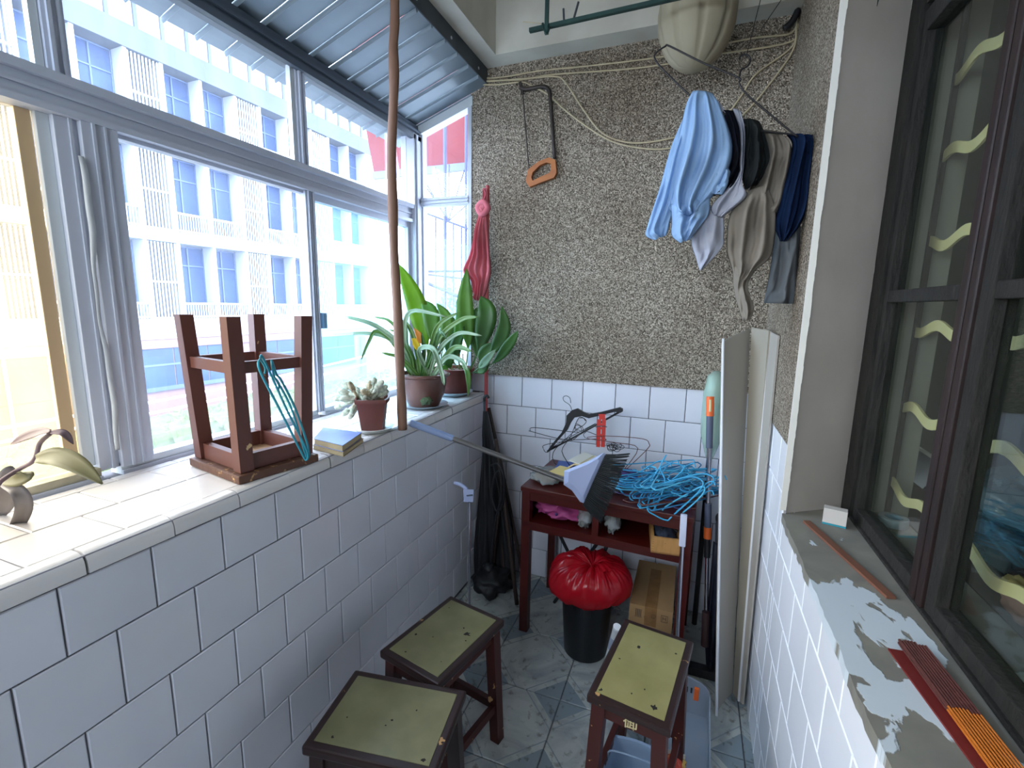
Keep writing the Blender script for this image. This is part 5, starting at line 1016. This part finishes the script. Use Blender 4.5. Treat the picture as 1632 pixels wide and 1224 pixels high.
# white handled pole in front of the table
yw = 1.63; t = thing('pole', 'metal pole with worn white grip standing in front of the table right leg', 'pole', tuple(at(1078, 1082, Y=yw)))
a, b, c = at(1090, 820, Y=yw), at(1087, 870, Y=yw), at(1078, 1040, Y=yw); c = a+(c-a)*((a.z-.002)/(a.z-c.z))
MB().box((-.011, -.009, 0), (.011, .009, (a-b).length), Matrix.Translation(b) @ Vector((0, 0, 1)).rotation_difference((a-b).normalized()).to_matrix().to_4x4(), ch=.004).build('grip', mat('white_grip', 'c2c6da', .4, h2='8e92a8', scale=20, thr=(.6, .63)), t, smooth=30)
MB().tube([b, c], .0075, 10).build('tube', M_CHROME, t, smooth=40)
# squeeze mop
ym = 1.86; a = at(1132, 632, Y=ym); zf = at(1122, 1075, Y=1.74); 
def mp(y): 
    k = (y-632)/(1075-632); return at(1132-9*k, y, Y=ym-(ym-1.74)*k)
t = thing('squeeze_mop', 'grey squeeze mop with orange collars standing beside the white boards', 'mop', (mp(1075).x, 1.74, 0))
M_OR = mat('orange_plastic', 'e0662a', .4); M_GR = mat('slate_grip', '4a5268', .5)
MB().tube([mp(662), mp(714)], .0125, 12).build('grip', M_GR, t, smooth=40); q = MB().tube([mp(632), mp(663)], .0145, 12).build('orange_cap', M_OR, t, smooth=40)
MB().tube([mp(636)+Vector((0, -.012, 0)), mp(655)+Vector((0, -.012, 0))], .005, 6).build('hanging_hole', mat('pale_inset', 'c9b98c', .6), q)
MB().tube([mp(714), mp(802)], .0085, 12).build('tube', M_CHROME, t, smooth=40); MB().tube([mp(802), mp(840)], .0125, 12).build('sleeve', M_GR, t, smooth=40); MB().tube([mp(840), mp(858)], .014, 12).build('orange_collar', M_OR, t, smooth=40)
MB().tube([mp(858), mp(888)], .0115, 12).build('sleeve', M_BLKP, t, smooth=40); MB().tube([mp(888), mp(972)], .0075, 12).build('tube', M_CHROME, t, smooth=40)
c = mp(975); f = Vector((mp(1060).x, mp(1060).y, .003)); MB().tube([c, c.lerp(f, .25), c.lerp(f, .5)], .014, 10).build('joint', mat('brown_plastic_joint', '3d2a2c', .5), t, smooth=40)
MB().box((-.10, -.02, 0), (.03, .02, .035), Matrix.Translation(f+Vector((0.02, .02, 0))), ch=.005).build('sponge_head', M_BLKP, t)
M_STK0 = mat('black_handle', '15161a', .5)
# plastic wrapped broom behind the mop
q = at(1133, 700, Y=2.075); t = thing('wrapped_broom', 'upended broom with its pale head wrapped in greenish plastic behind the orange capped mop', 'broom', (q.x, q.y, 0)); zt = at(1133, 596, Y=2.075).z
MB().tube([(q.x, q.y, .002), (q.x, q.y, zt-.30)], .011, 10).build('handle', M_STK0, t, smooth=40); MB().lathe([(.012, zt-.33), (.034, zt-.28), (.036, zt-.06), (.030, zt-.02), (.012, zt)], Vector((q.x, q.y, 0)), 20).build('broom_head', mat('pale_green_roll', 'cdd8d0', .7, h2='a9bab0', scale=8), t, smooth=True)
MB().lathe([(.013, zt-.36), (.020, zt-.34), (.044, zt-.25), (.045, zt-.20), (.043, zt-.08), (.034, zt-.01), (.014, zt+.012), (.006, zt+.014)], Vector((q.x, q.y, 0)), 26, wob=lambda a, i: 1+.05*math.sin(5*a+i)).build('plastic_wrap', film_mat('green_film', 'cfe2d8', .38, .12, .3), t, smooth=True)
# dark umbrella beside the boards
t = thing('umbrella', 'folded dark navy umbrella hanging down beside the white boards', 'umbrella', tuple(at(1140, 1085, Y=1.78)))
drape(MB(), [(1137, 862), (1131, 930), (1124, 1010), (1126, 1075)], [(1150, 868), (1154, 930), (1150, 1010), (1140, 1085)], 1.80, .05, 3, 6, .3).build('canopy', mat('navy_nylon', '14192c', .6), t, smooth=True)
p0, p1 = at(1143, 830, Y=1.80), at(1134, 1088, Y=1.80); MB().tube([Vector((p1.x, 1.80, .002)), p1, p0], .005, 8).build('shaft', M_STEEL, t); MB().tube([p0, p0+Vector((0, 0, .02)), p0+Vector((.015, 0, .035)), p0+Vector((.028, 0, .02))], .006, 8, smooth=4).build('handle', M_BLKP, t, smooth=True)
# boards in the corner
M_BRD = mat('white_board', 'aaa59d', .55, h2='99938a', scale=3, stretch=(1, 1, .2)); M_BRD2 = mat('cream_board', '9a9386', .55)
def board(label, tl, tr, bl_, br_, th, m, curve=0, edge=True, cut=0):
    t = thing('board', label, 'board', tuple((bl_+br_)/2), 'white boards in the corner'); rows = []; nx = 8
    nrm = (tr-tl).cross(bl_-tl).normalized()
    if nrm.y > 0: nrm = -nrm
    for i in range(25):
        v = i/24; a, b = tl.lerp(bl_, v), tr.lerp(br_, v); r = []
        for j in range(nx+1):
            u = j/nx; p = a.lerp(b, u)+nrm*curve*math.sin(PI*u)
            if cut and v < .05: p = p+(bl_-tl).normalized()*cut*(1-u)**2*(1-v/.05)
            r.append(p)
        rows.append(r+[p-nrm*th for p in reversed(r)])
    MB().grid(rows, closed=True).build('panel', m, t, smooth=30)
    e_ = MB().tube([tl+nrm*.002, bl_+nrm*.002], .0045, 6) if edge else None
    if e_: e_.build('folded_edge', mat('board_edge', 'd3d3d8', .5), t)
    return t
flr = lambda p: Vector((p.x, p.y, .002))
A_tl, A_tr, A_bl, A_br = at(1152, 540, Y=1.90), at(1196, 524, Y=2.02), flr(at(1141, 1141, Z=0)), flr(at(1167, 1105, Z=0))
board('wide white plastic board leaning in the corner, leftmost, with rounded top', A_tl, A_tr, A_bl, A_br, .006, M_BRD, -.006, True, .012)
B_tl, B_tr, B_bl, B_br = at(1198, 522, Y=2.00), at(1225, 527, X=.252), flr(at(1168, 1106, Z=0)), flr(at(1176, 1117, Z=0))
board('cream board standing against the wide one at a right angle', B_tl, B_tr, B_bl, B_br, .008, M_BRD2, 0, False)
C_tl, C_tr = at(1227, 528, X=.257), at(1240, 535, X=.2695); C_bl, C_br = flr(at(1178, 1118, Z=0)), flr(at(1186, 1124, Z=0)); C_br.x = min(C_br.x, .268)
board('narrow outer board in the corner, nearest to the right hand tiles', C_tl, C_tr, C_bl, C_br, .006, M_BRD, 0, True)
# dark bundle in the far left corner
M_UMB = mat('black_nylon', '101114', .6, h2='1a1b20', scale=10); M_STK = mat('dark_stick', '35241d', .6, h2='251813', scale=20, stretch=(1, 1, .3))
t = thing('umbrella', 'folded black umbrella leaning in the far left corner under the plant pot', 'umbrella', tuple(at(780, 940, Y=1.95)))
drape(MB(), [(770, 655), (769, 720), (762, 800), (755, 880), (758, 940)], [(777, 655), (790, 720), (806, 780), (818, 860), (822, 940)], 2.02, .06, 4.4, 8, .3).build('canopy', M_UMB, t, smooth=True)
p0, p1 = at(772, 640, Y=2.02), at(778, 935, Y=2.0); MB().tube([Vector((p1.x+.01, 1.98, .002)), p1, p0], .006, 8).build('shaft', M_STEEL, t); MB().tube([p0, p0+Vector((0, 0, .02)), p0+Vector((.012, 0, .03)), p0+Vector((.022, 0, .018))], .007, 8, smooth=4).build('handle', M_BLKP, t, smooth=True)
for i, (p, q, r, lb) in enumerate((((779, 650), (838, 940), .009, 'dark brown stick in the corner slanting right down to the table leg'), ((792, 738), (805, 950), .008, 'dark brown stick standing upright beside the black umbrella'), ((800, 760), (780, 950), .007, 'thin dark stick crossing behind the black umbrella'), ((790, 700), (822, 950), .010, 'thick dark stick between the umbrella and the red table'))):
    Y0 = 2.06-.04*i; a = at(*p, Y=Y0+.03); b = at(*q, Y=Y0-.04); b = a+(b-a)*((a.z-.003)/(a.z-b.z))
    one(MB().tube([a, a.lerp(b, .4)+Vector((.004, 0, 0)), b], r, 8, smooth=4), 'stick', M_STK, lb, 'stick', tuple(b), 'dark sticks in the far corner', smooth=True)
one(MB().tube([at(*p, Y=1.93) for p in ((783, 742), (794, 740), (803, 762), (802, 800), (792, 815), (784, 790), (788, 760), (797, 752), (799, 790), (790, 830), (782, 900))], .005, 7, smooth=5), 'cable_loop', M_BLKP, 'black cable looped over the umbrella in the far corner', 'cable', tuple(at(782, 900, Y=1.93)), smooth=True)
t = thing('black_bag', 'slumped black bag on the floor in the far left corner', 'bag', tuple(at(775, 960, Z=.0))); q = at(765, 968, Z=.0)
blob(MB(), Vector((-.83, 1.95, .062)), (.085, .10, .062), 5, .4, 20, 30, 2.4).build('bag_body', M_UMB, t, smooth=True); blob(MB(), Vector((-.84, 1.93, .13)), (.03, .03, .03), 7, .4, 12, 16, 3).build('knot', M_UMB, t, smooth=True)
t = thing('folding_frame', 'black crossed folding stand behind the bin under the table', 'stand', (-.42, 1.97, 0))
for a, b in (((-.52, 1.98, .002), (-.30, 1.98, .40)), ((-.52, 1.96, .40), (-.30, 1.96, .002))): MB().tube([a, b], .008, 8).build('tube_leg', M_BLKP, t, smooth=40)
MB().tube([(-.30, 1.975, .30), (-.28, 1.93, .38), (-.30, 1.9, .44), (-.36, 1.89, .46), (-.44, 1.9, .46)], .009, 8, smooth=5).build('top_rail', M_BLKP, t, smooth=True)

# ------------------------------------------------------------------ floor things on the right
M_DP = mat('grey_plastic', '8b97a6', .4, spec=.5); M_DPD = mat('slot_dark', '2a3038', .8)
x0, x1, yd = -.03, .150, 1.56
t = thing('dustpan', 'grey plastic dustpan with a comb in its back, behind the right stool', 'dustpan', ((x0+x1)/2, yd, 0))
arch = [(x0, 0), (x0, .09)]+[((x0+x1)/2-(x1-x0)/2*math.cos(a), .09+.05*math.sin(a)) for a in [k*PI/10 for k in range(1, 10)]]+[(x1, .09), (x1, 0)]
MB().prism([(x, yd, z+.002) for x, z in arch], (0, .006, 0)).build('back', M_DP, t); MB().box((x0, yd-.26, .002), (x1, yd, .006)).build('tray', M_DP, t)
for x in (x0, x1): MB().prism([(x-.002, yd, .002), (x-.002, yd, .09), (x-.002, yd-.08, .06), (x-.002, yd-.26, .012), (x-.002, yd-.26, .002)], (.004, 0, 0)).build('side', M_DP, t)
for k in range(7): xx = x0+.045+k*.0145; MB().box((xx, yd-.0015, .085), (xx+.006, yd+.001, .105)).build('comb_slot', M_DPD, t)
MB().tube([((x0+x1)/2, yd+.012, .12), ((x0+x1)/2+.005, yd+.02, .22)], .008, 10).build('handle_socket', M_BLKP, t, smooth=40)
one(MB().box((-.008, -.006, 0), (.008, .006, .045), Matrix.Translation((at(1108, 1100, Y=1.60).x, 1.53, at(1108, 1115, Y=1.53).z)), ch=.003), 'orange_clip', M_OR, 'small orange plastic clip above the dustpan comb', 'clip', (at(1108, 1100, Y=1.60).x, 1.53, .01))
M_TUB = mat('pale_blue_plastic', '7f93ab', .35, spec=.5)
t = thing('plastic_tub', 'pale blue plastic tub on the floor under the right stool', 'tub', (-.065, 1.16, 0))
MB().lathe([(.055, .002), (.060, .004), (.078, .13), (.083, .132), (.083, .138), (.076, .136), (.057, .01), (.001, .008)], Vector((-.065, 1.17, 0)), 28, sq=.6).build('tub_body', M_TUB, t, smooth=35); MB().tube([(-.135, 1.17, .13), (-.12, 1.17, .16), (-.01, 1.17, .16), (.005, 1.17, .13)], .003, 6, smooth=5).build('tub_handle', M_TUB, t, smooth=True)
q = at(1078, 1205, Z=.06); t = thing('snack_packet', 'crumpled red and yellow snack packet on the floor by the stool leg', 'packet', (q.x, q.y, .002))
blob(MB(), Vector((q.x, q.y, .035)), (.028, .03, .030), 5, .4, 14, 20, 3).build('packet_body', mat('snack_print', 'b8402c', .4, h2='d8b45c', scale=22, thr=(.48, .52)), t, smooth=True); MB().box((q.x-.025, q.y-.002, .06), (q.x+.025, q.y+.001, .074), ch=.0005).build('sealed_edge', mat('silver_foil', 'c9c6bc', .3, .3), t)
a = at(983, 1001, Y=1.50); b = at(960, 1085, Z=.003); t = thing('white_tube', 'white plastic tube leaning between the black bin and right stool', 'tube', tuple(b))
MB().tube([a, b], .013, 14).build('tube_body', mat('white_plastic', 'b9bdc2', .4), t, smooth=40); d_ = (a-b).normalized(); MB().tube([a+d_*.001, a+d_*.008], .014, 14).build('cap', mat('white_cap', 'd5d8dc', .4), t, smooth=40)
MB().tube([a-d_*.05, a-d_*.11], .0134, 14).build('label_band', mat('blue_grey_label', '8b93a8', .6), t, smooth=40)

# ------------------------------------------------------------------ right sill
ZR = .8205
q = at(1328, 838, Z=ZR); t = thing('small_box', 'small white box with teal underside on the concrete sill', 'box', (q.x+.004, q.y+.012, ZR), rz=-.25)
MB().box((-.027, -.014, .005), (.027, .014, .046), ch=.001).build('box_body', mat('white_card', 'c3bdb8', .7), t, local=True); MB().box((-.027, -.014, .0), (.027, .014, .0048)).build('base', mat('teal_base', '2a8ea0', .5), t, local=True)
a, b = at(1285, 833, Z=ZR), at(1420, 955, Z=ZR); a.z = b.z = ZR+.0035
one(MB().beam(a, b, .018, .006), 'wooden_strip', mat('brown_strip', '7a4f3c', .7, h2='6a4232', scale=30, stretch=(1, .1, 1)), 'thin flat brown wooden strip lying along the concrete sill', 'strip', tuple(a))
M_INB = mat('incense_coating', '4a2320', .9, h2='5c2e29', scale=60); M_INO = mat('orange_stick', 'c46e1c', .6, h2='b8641c', scale=40, stretch=(1, .1, 1)); M_INR = mat('dark_red_paper', '6b1c1a', .6)
ia, ib = at(1453, 1030, Z=ZR+.006), at(1600, 1224, Z=ZR+.006); idr = (ib-ia).normalized(); idr.z = 0; side_ = Vector((-idr.y, idr.x, 0)).normalized()
t = thing('incense_bundle', 'bundle of orange incense sticks with dark brown coated ends on the sill', 'incense', tuple(ia)); rd = random.Random(4)
for k in range(18):
    off = side_*(-.018+.036*(k % 9)/8)+Vector((0, 0, .001+.0055*(k//9))); w = rd.uniform(-.004, .004); s = ia+off+idr*w; sp_ = s+idr*.145
    MB().tube([s, sp_], .0023, 5).build('coated_end', M_INB, t); MB().tube([sp_, sp_+idr*.20], .0016, 5).build('stick', M_INO, t)
ra, rb = at(1421, 1036, Z=ZR), at(1560, 1224, Z=ZR); ra.z = rb.z = ZR+.0015; rb = ra+(rb-ra)*1.5
one(MB().beam(ra+Vector((.006, 0, 0)), rb+Vector((.006, 0, 0)), .024, .003), 'paper_sleeve', M_INR, 'flat dark red paper sleeve lying beside the incense sticks', 'paper', tuple(ra))

# ------------------------------------------------------------------ seen through the house window
gv = thing('window_grille', 'cream wavy iron bars behind the panes of the house window', 'grille', (.56, .2, .83))
for (x, y) in ((1480, 160), (1458, 280), (1438, 402), (1421, 520), (1404, 632), (1387, 742)):
    z = at(x, y, X=.565).z; rows = []
    for i in range(150):
        yy = 1.585-i*.018; zz_ = z+.012*math.sin(yy*2*PI/.20+z*9)
        rows.append([(.562, yy, zz_-.013), (.562, yy, zz_+.013), (.568, yy, zz_+.013), (.568, yy, zz_-.013)])
    MB().grid(rows, closed=True).build('wavy_bar', M_BAR, gv, smooth=30)
for yy in (1.583, -1.15): MB().box((.56, yy-.006, .822), (.572, yy+.006, 2.30)).build('upright', M_WOOD, gv)
M_DESK = mat('desk_wood', '3a2d24', .5)
dk = thing('desk', 'dark desk standing inside behind the house window', 'desk', (.95, .7, 0))
MB().box((.64, -.6, .76), (1.25, 2.0, .785)).build('desktop', M_DESK, dk)
for x in (.66, 1.2):
    for y in (-.58, 1.95): MB().box((x, y, 0), (x+.04, y+.04, .76)).build('leg', M_DESK, dk)
q = at(1405, 838, Z=.835); t = thing('tape_roll', 'white and blue tape roll on the ledge behind the house window glass', 'tape', (q.x, q.y, .8205))
MB().lathe([(.030, 0), (.034, .0), (.034, .022), (.030, .022), (.021, .022), (.021, 0)], Vector((q.x+.045, q.y+.06, .8205)), 28).build('roll', mat('tape_white', 'a8b4bc', .4), t, smooth=30); MB().lathe([(.0208, .001), (.0208, .021), (.018, .021), (.018, .001)], Vector((q.x+.045, q.y+.06, .8205)), 24).build('core', mat('tape_core', '3b7f9c', .5), t, smooth=30)
t = thing('slat_bundle', 'bundle of thin pale green slats standing behind the house window', 'slats', (.72, 1.55, .786))
for k in range(7):
    a = at(1388+k*3.2, 722-(1 if k in (2, 3, 4) else 0)*2, X=.76+.01*k); b = at(1436+k*3.5, 868, X=.76+.01*k); b = a+(b-a)*((a.z-.787)/(a.z-b.z)); MB().beam(a, b, .004, .010, side=(1, 0, 0)).build('slat', mat('pale_green_slat', '8fa398', .5), t)
pa_, pb_, pc_ = at(1433, 695, X=.86), at(1484, 731, X=.86), at(1466, 850, X=.86); 
t = thing('panel', 'dark framed panel leaning on the desk behind the house window', 'panel', (.86, 1.5, .786))
zb_ = .787; Pq = [Vector((.86, pa_.y, pa_.z)), Vector((.86, pa_.y-.42, pa_.z-.0)), Vector((.80, pa_.y-.42, zb_)), Vector((.80, pa_.y, zb_))]
MB().hexa(Pq, [p+Vector((.008, 0, 0)) for p in Pq]).build('panel_sheet', mat('dark_sheet', '24303a', .3), t); MB().beam(Pq[0], Pq[1], .008, .012).beam(Pq[0], Pq[3], .008, .012, side=(0, 1, 0)).build('panel_edge', mat('pale_edge', 'b3ada0', .6), t)
M_FILM2 = film_mat('blue_film', '7f98a6', .4, .12, .3)
for i, (x, y, X, r, m, nm, lb) in enumerate(((1600, 835, .80, (.09, .13, .07), M_FILM2, 'plastic_bag', 'big crumpled bluish plastic bag on the desk behind the second sash'), (1575, 930, .74, (.06, .10, .05), M_FILM2, 'plastic_bag', 'smaller crumpled plastic bag low behind the second sash'), (1618, 1070, .68, (.03, .07, .028), mat('peach_cloth', 'a8796a', .8), 'cloth_roll', 'peach coloured rolled cloth behind the second sash'), (1622, 1000, .70, (.03, .05, .03), mat('yellow_cloth', '9c8a58', .8), 'cloth_roll', 'yellow rolled cloth behind the second sash'))):
    q = at(x, y, X=X); zc = max(q.z, .787+r[2]); t = thing(nm, lb, 'bag' if i < 2 else 'cloth', (q.x, q.y, .787)); zc = .787+r[2]*.9 if i != 0 else .787+.13
    blob(MB(), Vector((q.x, q.y, zc)), r, i+2, .4, 18, 28, 2.8).build('bag_body' if i < 2 else 'roll', m, t, smooth=True)
    MB().tube([Vector((q.x, q.y+r[1]*.9, zc)), Vector((q.x, q.y+r[1]*1.15, zc+.01))], .008, 6).build('knot' if i < 2 else 'rolled_end', m, t, smooth=True)
